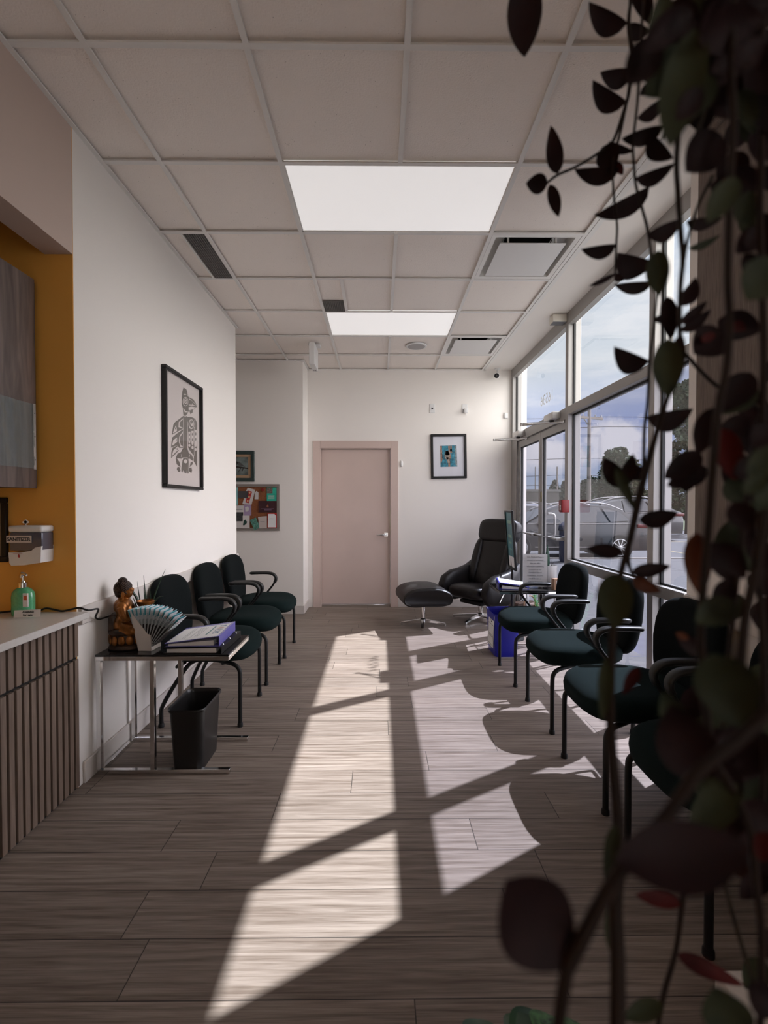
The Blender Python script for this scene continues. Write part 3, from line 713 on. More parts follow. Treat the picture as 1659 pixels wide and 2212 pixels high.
card('envelope', bx(160, 1115, 405, 1285), mat('charcoal card', (0.06, 0.052, 0.055), 0.7), 'dark grey envelope pinned over the white card on the notice board', 'envelope')
s = card('gift_tag', [(555, 1310), (645, 1310), (648, 1150), (600, 1110), (560, 1150)], PWHITE, 'small white luggage-shaped tag hanging on the notice board', 'tag')
s = card('photo_card', bx(845, 1030, 1080, 1350), TEALC, 'green card with a photo at the top right of the notice board')
s('photo', bx(850, 1035, 985, 1170), mat('photo grey', (0.16, 0.12, 0.10), 0.6, var=(60, 0.8)))
for k in range(5): s('print_line', bx(880 + 8 * (k % 2), 1222 + 18 * k, 1030 - 10 * (k % 2), 1228 + 18 * k), PWHITE)
s = card('invitation', bx(650, 1350, 1075, 1625), DKRED, 'wide maroon invitation card with small gold emblem on the notice board', 'invitation')
s('emblem', [(865, 1430), (895, 1480), (865, 1510), (838, 1480)], mat('dull copper', (0.25, 0.09, 0.05), 0.6)); s('print_line', bx(710, 1535, 1015, 1543), LILAC); s('print_line', bx(780, 1562, 960, 1570), LILAC)
s = card('flyer', bx(20, 1460, 320, 2010), PWHITE, 'white flyer with a dark photo at the lower left of the notice board', 'flyer')
s('photo', bx(60, 1620, 285, 1835), mat('dark photo', (0.035, 0.035, 0.035), 0.6, var=(30, 0.8))); s('print_line', bx(110, 1545, 270, 1558), INKG)
s = card('postcard', bx(305, 1440, 480, 1700), LILAC, 'lilac postcard with white blossom pinned in the board centre', 'postcard')
s('blossom', [(330, 1500), (400, 1480), (430, 1540), (400, 1600), (340, 1610)], PWHITE)
s = card('leaf_card', bx(275, 1700, 440, 2000), PWHITE, 'white card with dark green leaves below the lilac postcard')
s('leaf_print', [(280, 1930), (300, 1830), (330, 1790), (380, 1850), (360, 1900), (310, 1935)], mat('dark green print', (0.01, 0.05, 0.04), 0.6))
s = card('pattern_card', [(445, 1810), (590, 1745), (690, 1980), (555, 2055)], mat('sea green pattern card', (0.08, 0.22, 0.17), 0.6, var=(50, 0.7)), 'green patterned card hanging tilted at the bottom of the board')
s = card('note_card', [(640, 1730), (850, 1710), (850, 2000), (675, 2005)], mat('cream card', (0.55, 0.47, 0.43), 0.7), 'cream note card at the bottom of the board between green and red cards')
s('handwriting', bx(690, 1843, 800, 1852), INKG)
s = card('red_edged_card', bx(865, 1640, 1090, 1995), REDC, 'white card with a red border at the bottom right of the board')
s('sheet', [(875, 1980), (1070, 1980), (1070, 1705), (1030, 1660), (885, 1660)], PAPER); s('handwriting', bx(920, 1770, 1030, 1778), INKG, 0.0009)
p = onY(500 + 740 / 11.06, 960 + 1085 / 11.06, 5.65)
b = B(); b.lathe([(0.016, 0), (0.020, 0.006), (0.008, 0.012), (0.0085, 0.020), (0.016, 0.024)], seg=16, M=Euler((R(90), 0, 0)).to_matrix().to_4x4())
tag(b.build('push_pin', RED, None, loc=(p.x, 5.668, p.z)), 'round red rosette pin on the cork near the top of the notice board', 'pin')

# raven picture on the left wall: front is +X
t = thing('raven_picture', 'large framed print of a raven in dark formline style above the row of black chairs', 'framed picture', (XL + 0.001, 3.368, 1.845), R(90))
t.scale = (1, 1, 1)
W_, H_ = 0.635, 0.80
# local x runs along +Y of the room, local -Y faces the room
b = B(); frame_bars(b, W_, H_, 0.022, 0.032); b.build('frame', BLACK, t)
flat('paper', [(-.30, -.385), (.30, -.385), (.30, .385), (-.30, .385)], mat('pale pinkish paper', (0.58, 0.52, 0.50), 0.8), t, -0.008)
def rv(x, y):
    p = onX(340 + x / 7.63, 780 + y / 7.63, XL + 0.010); return (p.y - 3.368, p.z - 1.845)
def rvp(l): return [rv(*q) for q in l]
def rell(x, y, rx, ry, n=18): return [rv(x + rx * math.cos(2 * PI * k / n), y + ry * math.sin(2 * PI * k / n)) for k in range(n)]
RVD = mat('raven grey ink', (0.105, 0.092, 0.078), 0.7); RVL = MATS['pale pinkish paper']
dark = [[(430, 435), (475, 460), (492, 500), (500, 580), (530, 600), (590, 630), (630, 690), (650, 750), (615, 790), (560, 815), (520, 820), (495, 870), (460, 905), (430, 890), (422, 780), (405, 720), (402, 620), (412, 500)],
        [(530, 830), (588, 800), (580, 850), (545, 875)],
        [(425, 905), (290, 1010), (265, 1050), (240, 1215), (320, 1170), (424, 1112)],
        [(424, 1122), (330, 1190), (245, 1260), (235, 1330), (228, 1425), (330, 1384), (360, 1430), (424, 1430)],
        [(330, 1387), (250, 1430), (232, 1500), (228, 1600), (300, 1530), (352, 1475)],
        [(495, 920), (560, 920), (620, 950), (655, 1020), (655, 1750), (600, 1650), (604, 1560), (540, 1500), (497, 1420)],
        [(428, 905), (490, 905), (495, 1450), (520, 1520), (560, 1540), (595, 1610), (580, 1700), (530, 1750), (545, 1680), (500, 1590), (415, 1590), (365, 1640), (380, 1750), (320, 1700), (303, 1610), (330, 1530), (390, 1500), (422, 1440)],
        [(395, 1760), (415, 1640), (430, 1600), (500, 1600), (512, 1650), (515, 1850), (500, 1855), (490, 1790), (480, 1850), (465, 1850), (460, 1790), (445, 1845), (435, 1840), (425, 1790), (412, 1835), (397, 1825)],
        [(330, 1750), (360, 1740), (380, 1800), (372, 1830), (345, 1822), (322, 1785)], [(525, 1760), (560, 1750), (573, 1800), (560, 1845), (530, 1820)]]
polyset('raven_shape', [rvp(p) for p in dark], RVD, t, -0.0092)
light = [rell(461, 668, 46, 76), rell(557, 1040, 46, 82), rell(463, 1652, 30, 32),
         rvp([(428, 555), (450, 535), (480, 550), (455, 560)]), rvp([(518, 612), (560, 640), (600, 690), (640, 735), (600, 680), (555, 650), (520, 640)]),
         rvp([(515, 715), (600, 722), (640, 742), (600, 735), (515, 728)]), rvp([(512, 760), (560, 750), (650, 765), (580, 795), (515, 812)]),
         rvp([(430, 770), (455, 820), (500, 835), (508, 845), (450, 845), (425, 790)]), rvp([(432, 900), (460, 925), (490, 895), (462, 912)]),
         rvp([(300, 1060), (315, 1100), (320, 1150), (300, 1165), (262, 1190), (255, 1185), (275, 1120)]), rvp([(415, 945), (350, 1005), (345, 1090), (412, 1110), (412, 1095), (362, 1075), (362, 1015), (415, 965)]),
         rvp([(322, 1260), (325, 1330), (300, 1350), (250, 1390), (240, 1380), (262, 1300)]), rvp([(415, 1160), (360, 1240), (352, 1330), (375, 1410), (415, 1420), (415, 1400), (385, 1390), (368, 1330), (372, 1250), (415, 1190)]),
         rvp([(335, 1400), (352, 1460), (300, 1500), (245, 1560), (240, 1550), (262, 1470)]),
         rvp([(318, 1600), (345, 1605), (400, 1610), (412, 1640), (380, 1740), (375, 1720), (360, 1660)]), rvp([(515, 1600), (575, 1640), (580, 1660), (545, 1670), (528, 1750), (516, 1700)]),
         rvp([(385, 1530), (392, 1555), (385, 1590), (398, 1570), (398, 1545)]), rvp([(520, 1530), (532, 1560), (522, 1592), (515, 1580), (518, 1555)])]
for x, y0, y1, w in ((525, 1165, 1355, 17), (577, 1150, 1380, 18), (630, 1135, 1410, 19)):
    light.append(rvp([(x - w, y0), (x + w, y0), (x + w, y1 - 30), (x + w * .5, y1), (x - w * .5, y1), (x - w, y1 - 30)]))
light += [rell(525, 1388, 17, 24), rell(577, 1425, 17, 28), rell(630, 1456, 16, 25)]
for x, y0, y1 in ((551, 1120, 1530), (603, 1090, 1560)): light.append(rvp([(x - 2.5, y0), (x + 2.5, y0), (x + 2.5, y1), (x - 2.5, y1)]))
light += [rvp([(424, 940), (430, 940), (430, 1440), (424, 1440)]), rvp([(493, 1000), (498, 1000), (503, 1420), (540, 1490), (600, 1560), (598, 1572), (520, 1495), (494, 1430)]),
          rvp([(570, 695), (578, 700), (582, 730), (574, 728)]), rvp([(605, 960), (620, 1010), (618, 1100), (610, 1100), (612, 1010)]), rvp([(595, 1845), (648, 1852), (648, 1855), (595, 1849)])]
polyset('light_detail', light, RVL, t, -0.0100)
dk2 = [rell(461, 668, 38, 64), rell(560, 1035, 34, 66)]
polyset('dark_detail', dk2 + [rell(525, 1215, 8, 20), rell(525, 1290, 8, 22), rell(577, 1205, 9, 22), rell(577, 1295, 9, 24), rell(630, 1200, 9, 26), rell(630, 1290, 9, 24), rell(295, 1110, 7, 18), rell(308, 1300, 7, 16), rell(322, 1450, 6, 16), rell(372, 1040, 6, 25)], RVD, t, -0.0106)
polyset('light_ring', [rell(462, 660, 28, 44), rell(563, 1025, 24, 48)], RVL, t, -0.0112)
polyset('pupil', [rell(463, 656, 19, 30), rell(566, 1010, 14, 26)], RVD, t, -0.0118)
polyset('pupil_ring', [rell(464, 652, 10, 15), rell(567, 1022, 7, 10)], RVL, t, -0.0124)
b = B(); b.face([(-.296, -.020, -.38), (.296, -.020, -.38), (.296, -.020, .38), (-.296, -.020, .38)]); b.build('glass', PICGLASS, t, smooth=False)
# ================================================================== RECEPTION
DW = wood('dark walnut laminate', (0.055, 0.038, 0.032), (0.16, 0.115, 0.10), (9, 9, 0.9), 0.45)
SLAT = wood('grey brown slat veneer', (0.135, 0.092, 0.068), (0.22, 0.16, 0.122), (30, 30, 1.2), 0.6)
t = thing('wall_cabinet', 'dark wood upper cabinet hung above the reception counter', 'cabinet', (-1.77, 1.2, 1.41))
b = B(); b.box(-0.185, -0.9, 0, 0.175, 0.984, 0.945); b.build('carcass', mat('cabinet edge dark', (0.02, 0.016, 0.014), 0.5), t, smooth=False)
for k, (y0, y1) in enumerate(((-0.897, -0.29), (-0.286, 0.32), (0.324, 0.952))):
    b = B(); b.box(0.178, y0, -0.004, 0.198, y1, 0.945, 0.001, 1); b.build('door', DW, t)
t = thing('plastic_sleeve', 'clear punched plastic document sleeve hanging on the dark cabinet door', 'document sleeve', (-1.5705, 2.135, 1.64))
SLV = bpy.data.materials.new('clear crinkled plastic'); SLV.use_nodes = True
_n = SLV.node_tree.nodes; _l = SLV.node_tree.links
for x in list(_n): _n.remove(x)
_o = _n.new('ShaderNodeOutputMaterial'); _m = _n.new('ShaderNodeMixShader'); _t = _n.new('ShaderNodeBsdfTransparent'); _p = _n.new('ShaderNodeBsdfPrincipled')
_t.inputs[0].default_value = (0.9, 0.92, 0.92, 1); _p.inputs['Base Color'].default_value = (0.30, 0.33, 0.33, 1); _p.inputs['Roughness'].default_value = 0.12; _m.inputs[0].default_value = 0.35
_l.new(_t.outputs[0], _m.inputs[1]); _l.new(_p.outputs[0], _m.inputs[2]); _l.new(_m.outputs[0], _o.inputs[0])
random.seed(5)
b = B(); nx_, nz_ = 16, 14; g = []
for i in range(nx_ + 1):
    row = []
    for j in range(nz_ + 1):
        y = -0.30 * (1 - i / nx_); z = -0.145 + 0.29 * j / nz_
        row.append(b.bm.verts.new((0.004 + 0.0045 * math.sin(i * 1.3 + j * .9) * math.sin(j * .7 - i * .5) + 0.002 * random.random(), y, z)))
    g.append(row)
for i in range(nx_):
    for j in range(nz_): b.bm.faces.new((g[i][j], g[i + 1][j], g[i + 1][j + 1], g[i][j + 1]))
b.build('film', SLV, t, ang=180)
b = B(); b.box(0.002, -0.006, -0.148, 0.004, 0.008, 0.148); b.build('punched_edge', mat('milky plastic strip', (0.50, 0.45, 0.43), 0.5), t, smooth=False)
b = B()
for z in (-0.105, 0.0, 0.105): b.lathe([(0.003, 0), (0.003, 0.0006)], seg=12, M=Matrix.Translation((0.0041, 0.001, z)) @ Euler((0, R(90), 0)).to_matrix().to_4x4())
b.build('punch_hole', INK, t)

ZT = 0.832
STONE = mat('white quartz', (0.62, 0.59, 0.56), 0.3, var=(90, 0.04))
t = thing('reception_desk', 'reception counter with white stone top over vertical grey brown slats', 'reception desk', (-1.66, 0.8, 0))
b = B(); b.box(-0.29, -1.6, ZT - 0.030, 0.302, 1.384, ZT, 0.002, 1); b.build('countertop', STONE, t)
b = B(); b.box(0.20, -1.6, 0, 0.236, 1.386, ZT - 0.030); b.build('backing_panel', mat('black felt backing', (0.010, 0.009, 0.008), 0.9), t, smooth=False)
ds = B(); us = B(); y = 1.384 - 0.0255; k = 0
while y > -1.0:
    ds.box(0.236, y, 0.012, 0.2495, y + 0.0255, 0.610, 0.0008, 1); us.box(0.236, y, 0.624, 0.2495, y + 0.0255, ZT - 0.030, 0.0008, 1); y -= 0.0385
ds.build('lower_slats', SLAT, t); us.build('upper_slats', SLAT, t)

# sanitiser dispenser on the ochre wall
t = thing('sanitizer_dispenser', 'white wall dispenser with smoky tank and black lettering on the ochre wall', 'soap dispenser', (-1.592, 2.186, 1.145), 0)
Wd = 0.152
b = B(); b.box(-Wd / 2, -0.085, 0.062, Wd / 2, 0, 0.092, 0.010, 3); b.build('lid', WPLAST, t)
b = B(); b.box(-Wd / 2 + 0.003, -0.080, -0.02, Wd / 2 - 0.003, -0.002, 0.062, 0.006, 2); b.build('tank', mat('smoky plastic tank', (0.10, 0.10, 0.13), 0.08, coat=0.4), t)
b = B(); out = [(-Wd / 2 + 0.006, -0.075), (-Wd / 2 + 0.014, -0.087), (-0.005, -0.085), (0.015, -0.082), (Wd / 2 - 0.008, -0.074), (Wd / 2 - 0.003, 0.0), (Wd / 2 - 0.004, -0.012 + 0.012), (0.045, -0.006), (0.028, -0.020), (-0.02, -0.028), (-Wd / 2 + 0.002, -0.028)]
b.prism([(p[0], -0.084, p[1]) for p in out], (0, 0.082, 0)); b.build('base', WPLAST, t)
b = B(); b.prism([(-0.032, -0.0855, -0.045), (-0.026, -0.0855, -0.052), (-0.022, -0.0855, -0.045), (-0.027, -0.0855, -0.034)], (0, 0.002, 0)); b.build('drop_mark', REDC, t)
b = B(); b.box(-0.052, -0.0855, -0.0325, -0.012, -0.084, -0.0315); b.build('red_line', REDC, t)
b = B(); b.box(-Wd / 2 - 0.004, -0.0875, 0.016, 0.032, -0.0855, 0.048, 0.0009, 1); lb = b.build('label_strip', mat('label paper', (0.66, 0.58, 0.54), 0.6), t)
text('SANITIZER', 0.0215, INK, lb, (-0.024, -0.0879, 0.0315), (R(90), 0, 0), bold=0.0006)
b = B(); b.prism([(q[0], -0.05, q[1]) for q in ell(-0.022, 0.107, 0.014, 0.007, 14)], (0, 0.004, 0)); b.prism([(q[0], -0.05, q[1]) for q in ell(-0.022, 0.110, 0.006, 0.010, 12)], (0, 0.004, 0)); b.box(-0.024, -0.05, 0.088, -0.020, -0.046, 0.104); b.build('tab', WPLAST, t)

# soap bottle and card
t = thing('soap_bottle', 'green liquid soap pump bottle standing on the white counter', 'bottle', (-1.612, 2.115, ZT))
b = B(); b.lathe([(0.040, 0), (0.047, 0.004), (0.0485, 0.02), (0.0485, 0.085), (0.045, 0.105), (0.035, 0.118), (0.020, 0.127), (0.016, 0.130)], seg=32, sy=0.75)
b.build('bottle_body', mat('mint green soap', (0.10, 0.40, 0.20), 0.2, coat=0.5, var=(120, 0.12)), t)
b = B(); b.lathe([(0.0185, 0.127), (0.0185, 0.148), (0.012, 0.150), (0.010, 0.156), (0.006, 0.157), (0.006, 0.175)], seg=24); b.build('pump_collar', CHROME, t)
b = B(); b.tube([(-0.006, 0, 0.172), (0.0, 0, 0.188), (0.012, -0.006, 0.188), (0.026, -0.012, 0.183)], [0.010, 0.010, 0.006, 0.004], 12); b.build('pump_head', CHROME, t)
b = B(); b.box(0.024, -0.0342, 0.045, 0.046, -0.030, 0.105); lb = b.build('bottle_label', PAPER, t, smooth=False)
b = B(); b.box(0.028, -0.0352, 0.075, 0.042, -0.0340, 0.095); b.build('label_print', mat('orange print', (0.6, 0.12, 0.05), 0.6), lb, smooth=False)
t = thing('price_card', 'small white card printed with two lines leaning on the soap bottle', 'card', (-1.560, 2.066, ZT + 0.001), R(3))
b = B(); b.prism([(-0.056, 0, 0), (0.056, 0, 0.004), (0.056, 0.006, 0.035), (-0.056, 0.006, 0.031)], (0, 0.0008, 0)); c_ = b.build('card_sheet', PAPER, t, smooth=False)
text('Available\nfor sale', 0.0135, INK, c_, (0.004, -0.0012 + 0.003, 0.0178), (R(80), 0, 0), bold=0.0003)
# black frame on the ochre wall
t = thing('certificate_frame', 'black framed notice on the ochre wall, beside the sanitizer dispenser', 'framed picture', (-1.865, 2.189, 1.215))
b = B(); frame_bars(b, 0.27, 0.30, 0.026, 0.018); b.build('frame', BLACK, t)
flat('sheet', [(-.11, -.125), (.11, -.125), (.11, .125), (-.11, .125)], mat('brown sheet', (0.22, 0.16, 0.10), 0.6), t, -0.006)
# power cable along the counter
pts = [onZ(x, y, ZT + 0.004) for x, y in ((-30, 1325), (0, 1323), (20, 1318))] + [onY(x, y, 2.165) for x, y in ((60, 1317), (85, 1318), (100, 1314), (118, 1317), (135, 1320), (155, 1316), (172, 1313), (190, 1318))]
pts += [Vector((-1.345, 2.225, 0.836)), Vector((-1.36, 2.25, 0.815)), Vector((-1.385, 2.275, 0.785)), Vector((-1.392, 2.31, 0.765)), Vector((-1.395, 2.35, 0.76)), Vector((-1.398, 2.42, 0.755))]
def smooth_pts(p, n=5):
    o = []; p = [Vector(q) for q in p]
    for i in range(len(p) - 1):
        a, b_, c, d_ = p[max(i - 1, 0)], p[i], p[i + 1], p[min(i + 2, len(p) - 1)]
        for k in range(n):
            u_ = k / n; o.append(0.5 * ((2 * b_) + (c - a) * u_ + (2 * a - 5 * b_ + 4 * c - d_) * u_ ** 2 + (3 * b_ - a - 3 * c + d_) * u_ ** 3))
    o.append(p[-1]); return o
for q in pts[:3]: q.y = min(q.y, 2.16)
b = B(); b.tube(smooth_pts(pts), 0.0045, 8)
tag(b.build('power_cable', BLACK), 'black power cable running along the back of the white counter', 'cable')

# ================================================================== CHROME SIDE TABLES
def side_table(name, label, x0, y0, depth, w, sgn):
    """back (post side) at x0, top reaches out by w in direction sgn"""
    t = thing(name, label, 'side table', (x0, y0, 0), group='chrome side tables with black tops')
    h = 0.594; s = 0.022; q = s / 2
    f = lambda x: sgn * x
    def bb(b, xa, ya, za, xb, yb, zb):
        xa, xb = sorted((f(xa), f(xb))); b.box(xa, ya, za, xb, yb, zb, 0.001, 1)
    b = B(); bb(b, 0, 0, h - 0.010, w, depth, h); b.build('tabletop', DESKB, t)
    b = B(); bb(b, 0, 0, h - 0.030, w, 0.008, h - 0.010); bb(b, 0, depth - 0.008, h - 0.030, w, depth, h - 0.010); bb(b, 0, 0.008, h - 0.030, 0.008, depth - 0.008, h - 0.010); bb(b, w - 0.008, 0.008, h - 0.030, w, depth - 0.008, h - 0.010)
    b.build('top_rim', CHROME, t)
    for (x, y) in ((0.002, 0.001), (0.265, 0.001), (0.002, depth - s - 0.001), (0.265, depth - s - 0.001)):
        b = B(); bb(b, x, y, s, x + s, y + s, h - 0.030); b.build('leg', CHROME, t)
    b = B(); bb(b, 0.002, 0.001, 0, w, 0.001 + s, s); bb(b, 0.002, depth - s - 0.001, 0, w, depth - 0.001, s); bb(b, 0.002, 0.001 + s, 0, 0.002 + s, depth - s - 0.001, s); b.build('base_frame', CHROME, t)
    return t
side_table('side_table', 'chrome side table with black top beside the reception counter', -1.400, 2.292, 0.345, 0.655, 1)
side_table('side_table', 'chrome side table with black top between the recliner and window chairs', 1.655, 3.975, 0.38, 0.63, -1)
TT = 0.594

# golden statue ------------------------------------------------------
BR = mat('antique gold bronze', (0.24, 0.085, 0.016), 0.33, 0.6, bump=(60, 0.3, 0.002), var=(18, 0.75))
BRD = mat('dark bronze', (0.040, 0.020, 0.011), 0.45, 0.3, bump=(90, 0.6, 0.003), var=(30, 0.7))
t = thing('seated_statue', 'golden brown seated monk statue with curled hair holding a bowl on the black table', 'statue', (-1.322, 2.425, TT), R(18))
t.scale = (0.96, 0.96, 0.96)
b = B()
S = lambda c, d, e=1.0, rot=(0, 0, 0): b.sup(c, d, e, nu=24, nv=16, M=Euler([R(a) for a in rot]).to_matrix().to_4x4())
S((-0.005, 0, 0.135), (0.115, 0.150, 0.11), 0.9)              # hips
S((0.005, 0, 0.185), (0.095, 0.115, 0.13), 0.9)               # belly
S((-0.010, 0, 0.225), (0.088, 0.135, 0.085), 0.85)            # chest
S((-0.012, 0, 0.262), (0.045, 0.045, 0.05), 1)                # neck
S((-0.004, 0, 0.308), (0.078, 0.068, 0.092), 0.95)            # head
S((0.012, 0, 0.290), (0.050, 0.052, 0.055), 1)                # jaw
S((0.036, 0, 0.303), (0.014, 0.012, 0.028), 1, (0, 20, 0))    # nose
S((0.031, 0, 0.287), (0.013, 0.024, 0.007), 1)                # upper lip
S((0.030, 0, 0.281), (0.012, 0.020, 0.007), 1)                # lower lip
for s_ in (-1, 1):
    S((0.031, s_ * 0.014, 0.316), (0.010, 0.020, 0.005), 1)   # brow
    S((0.031, s_ * 0.014, 0.309), (0.010, 0.016, 0.008), 1)   # eyelid
    S((-0.006, s_ * 0.036, 0.294), (0.018, 0.010, 0.056), 0.9)  # long ear
    S((-0.008, s_ * 0.060, 0.226), (0.058, 0.042, 0.060), 1)  # shoulder
    b.tube([(-0.008, s_ * 0.066, 0.225), (0.005, s_ * 0.078, 0.19), (0.018, s_ * 0.078, 0.165)], [0.024, 0.021, 0.018], 12)
    b.tube([(0.018, s_ * 0.078, 0.165), (0.05, s_ * 0.058, 0.180), (0.082, s_ * 0.028, 0.200)], [0.018, 0.015, 0.011], 12)
    S((0.084, s_ * 0.022, 0.203), (0.034, 0.030, 0.016), 0.9)
    for f_ in range(4): b.tube([(0.090, s_ * (0.010 + 0.007 * f_), 0.203), (0.106, s_ * (0.006 + 0.007 * f_), 0.210), (0.114, s_ * (0.004 + 0.006 * f_), 0.220)], [0.0042, 0.004, 0.003], 6)
    b.tube([(0.0, s_ * 0.055, 0.115), (0.05, s_ * 0.080, 0.105), (0.075, s_ * 0.070, 0.103)], [0.038, 0.032, 0.028], 12)   # thigh
    b.tube([(0.075, s_ * 0.072, 0.102), (0.085, s_ * 0.01, 0.100), (0.070, -s_ * 0.045, 0.098)], [0.028, 0.022, 0.015], 12)  # shin folded
body = b.build('figure', BR, t)
rm = body.modifiers.new('r', 'REMESH'); rm.mode = 'VOXEL'; rm.voxel_size = 0.0032; rm.use_smooth_shade = True
b = B(); random.seed(2)
b.sup((-0.008, 0, 0.322), (0.084, 0.078, 0.078), 1.0); b.sup((-0.012, 0, 0.358), (0.040, 0.040, 0.032), 1.0); b.sup((-0.026, 0, 0.296), (0.050, 0.070, 0.06), 1)
for k in range(420):
    u_ = random.random(); z = 1 - 2 * (k + .5) / 420; ph = k * 2.39996; rr = math.sqrt(1 - z * z)
    p = Vector((rr * math.cos(ph), rr * math.sin(ph), z))
    q = Vector((-0.010 + p.x * 0.043, p.y * 0.040, 0.316 + p.z * 0.044))
    if q.x > 0.012 and q.z < 0.326: continue
    if q.z < 0.276: continue
    b.sup(q, (0.0085, 0.0085, 0.0085), 1, nu=6, nv=4)
for k in range(60):
    z = 1 - 1.1 * (k + .5) / 60; ph = k * 2.39996; rr = math.sqrt(max(0, 1 - z * z))
    b.sup((-0.012 + 0.020 * rr * math.cos(ph), 0.020 * rr * math.sin(ph), 0.358 + 0.016 * z), (0.008, 0.008, 0.008), 1, nu=6, nv=4)
b.build('curled_hair', BRD, t)
b = B(); b.lathe([(0.012, 0), (0.030, 0.008), (0.042, 0.022), (0.046, 0.038), (0.0435, 0.040), (0.040, 0.024), (0.026, 0.012), (0.0001, 0.009)], (0.098, 0, 0.205), 28, capt=False); b.build('bowl', BR, t)
b = B(); b.sup((0.02, 0, 0.095), (0.20, 0.19, 0.05), 0.8); b.box(-0.075, -0.055, 0.09, -0.03, 0.055, 0.185, 0.018, 2)
b.build('robe', BRD, t)
b = B(); b.lathe([(0.092, 0), (0.098, 0.006), (0.090, 0.022), (0.078, 0.030), (0.088, 0.070), (0.084, 0.082), (0.05, 0.09)], (0.015, 0, 0), 40, sy=0.92)
b.build('pedestal', BRD, t)
b = B()
for k in range(14):
    a = 2 * PI * k / 14
    Mp = Matrix.Translation((0.015 + 0.088 * math.cos(a), 0.081 * math.sin(a), 0.052)) @ Euler((0, R(-8), a)).to_matrix().to_4x4()
    b.sup((0, 0, 0), (0.018, 0.036, 0.052), 0.8, nu=14, nv=10, M=Mp) if False else b.sup((0.015 + 0.088 * math.cos(a), 0.081 * math.sin(a), 0.052), (0.018, 0.036, 0.052), 0.85, nu=14, nv=10, M=Euler((0, 0, a)).to_matrix().to_4x4())
b.build('lotus_petals', BR, t)

# spiky plant behind statue
PG = mat('dark green blade', (0.018, 0.045, 0.022), 0.5)
t = thing('spiky_plant', 'small spiky dark green plant in a dark pot behind the statue', 'potted plant', (-1.285, 2.565, TT))
b = B(); b.lathe([(0.030, 0), (0.045, 0.07), (0.048, 0.075), (0.044, 0.078), (0.04, 0.07)], seg=24); b.build('pot', BLACK, t)
b = B()
for (tx, ty, mx_, mz, tz, w) in ((0.112, -0.01, 0.03, 0.22, 0.385, .006), (-0.012, 0.0, 0.002, 0.20, 0.350, .0055), (-0.042, -0.01, -0.03, 0.18, 0.318, .005), (-0.008, -0.01, 0.0, 0.16, 0.285, .004),
                             (-0.105, -0.12, -0.03, 0.37, 0.285, .008), (0.035, -0.02, 0.03, 0.17, 0.275, .0065), (0.095, 0.0, 0.03, 0.24, 0.235, .006), (-0.06, -0.02, -0.05, 0.18, 0.235, .006), (0.020, -0.03, 0.01, 0.17, 0.250, .005)):
    P0, P1, P2 = Vector((0, 0, 0.06)), Vector((mx_, ty / 2, mz)), Vector((tx, ty, tz)); L = []
    for k in range(11):
        u_ = k / 10; p = P0 * (1 - u_) ** 2 + P1 * 2 * u_ * (1 - u_) + P2 * u_ * u_; L.append(p)
    b.tube(L, [w * (1 - (k / 10) ** 2 * 0.92) + 0.0003 for k in range(11)], 5)
b.build('blades', PG, t)

# brochure holder & brochures
t = thing('brochure_holder', 'white cardboard brochure holder with blue emblem on the table beside the reception counter', 'brochure holder', (-1.180, 2.390, TT + 0.0008), R(-4))
b = B(); th = 0.0025
side = [(-0.034, 0), (0.034, 0), (0.031, 0.080), (0.014, 0.088), (-0.068, 0.192), (-0.073, 0.192)]
for y in (-0.0455, 0.043): b.prism([(p[0], y, p[1]) for p in side], (0, th, 0))
b.prism([(-0.034, -0.0455, 0), (-0.0315, -0.0455, 0), (-0.0705, -0.0455, 0.192), (-0.073, -0.0455, 0.192)], (0, 0.091, 0)); b.prism([(0.0315, -0.0455, 0), (0.034, -0.0455, 0), (0.031, -0.0455, 0.080), (0.0285, -0.0455, 0.080)], (0, 0.091, 0)); b.box(-0.034, -0.0455, 0, 0.034, 0.0455, 0.003)
hb = b.build('box', mat('white cardboard', (0.60, 0.54, 0.50), 0.6), t, smooth=False)
b = B(); b.prism([(0.0330, p[0], p[1]) for p in ell(0.0, 0.045, 0.011, 0.020, 16)], (0.0012, 0, 0)); b.build('emblem', mat('light blue print', (0.30, 0.48, 0.62), 0.6), hb, smooth=False)
BRW = mat('brochure white', (0.68, 0.70, 0.72), 0.55); TEALB = mat('teal print', (0.07, 0.36, 0.42), 0.5); BRN = mat('dark brown print', (0.035, 0.025, 0.022), 0.5); SOFT = mat('soft grey green print', (0.42, 0.47, 0.47), 0.6)
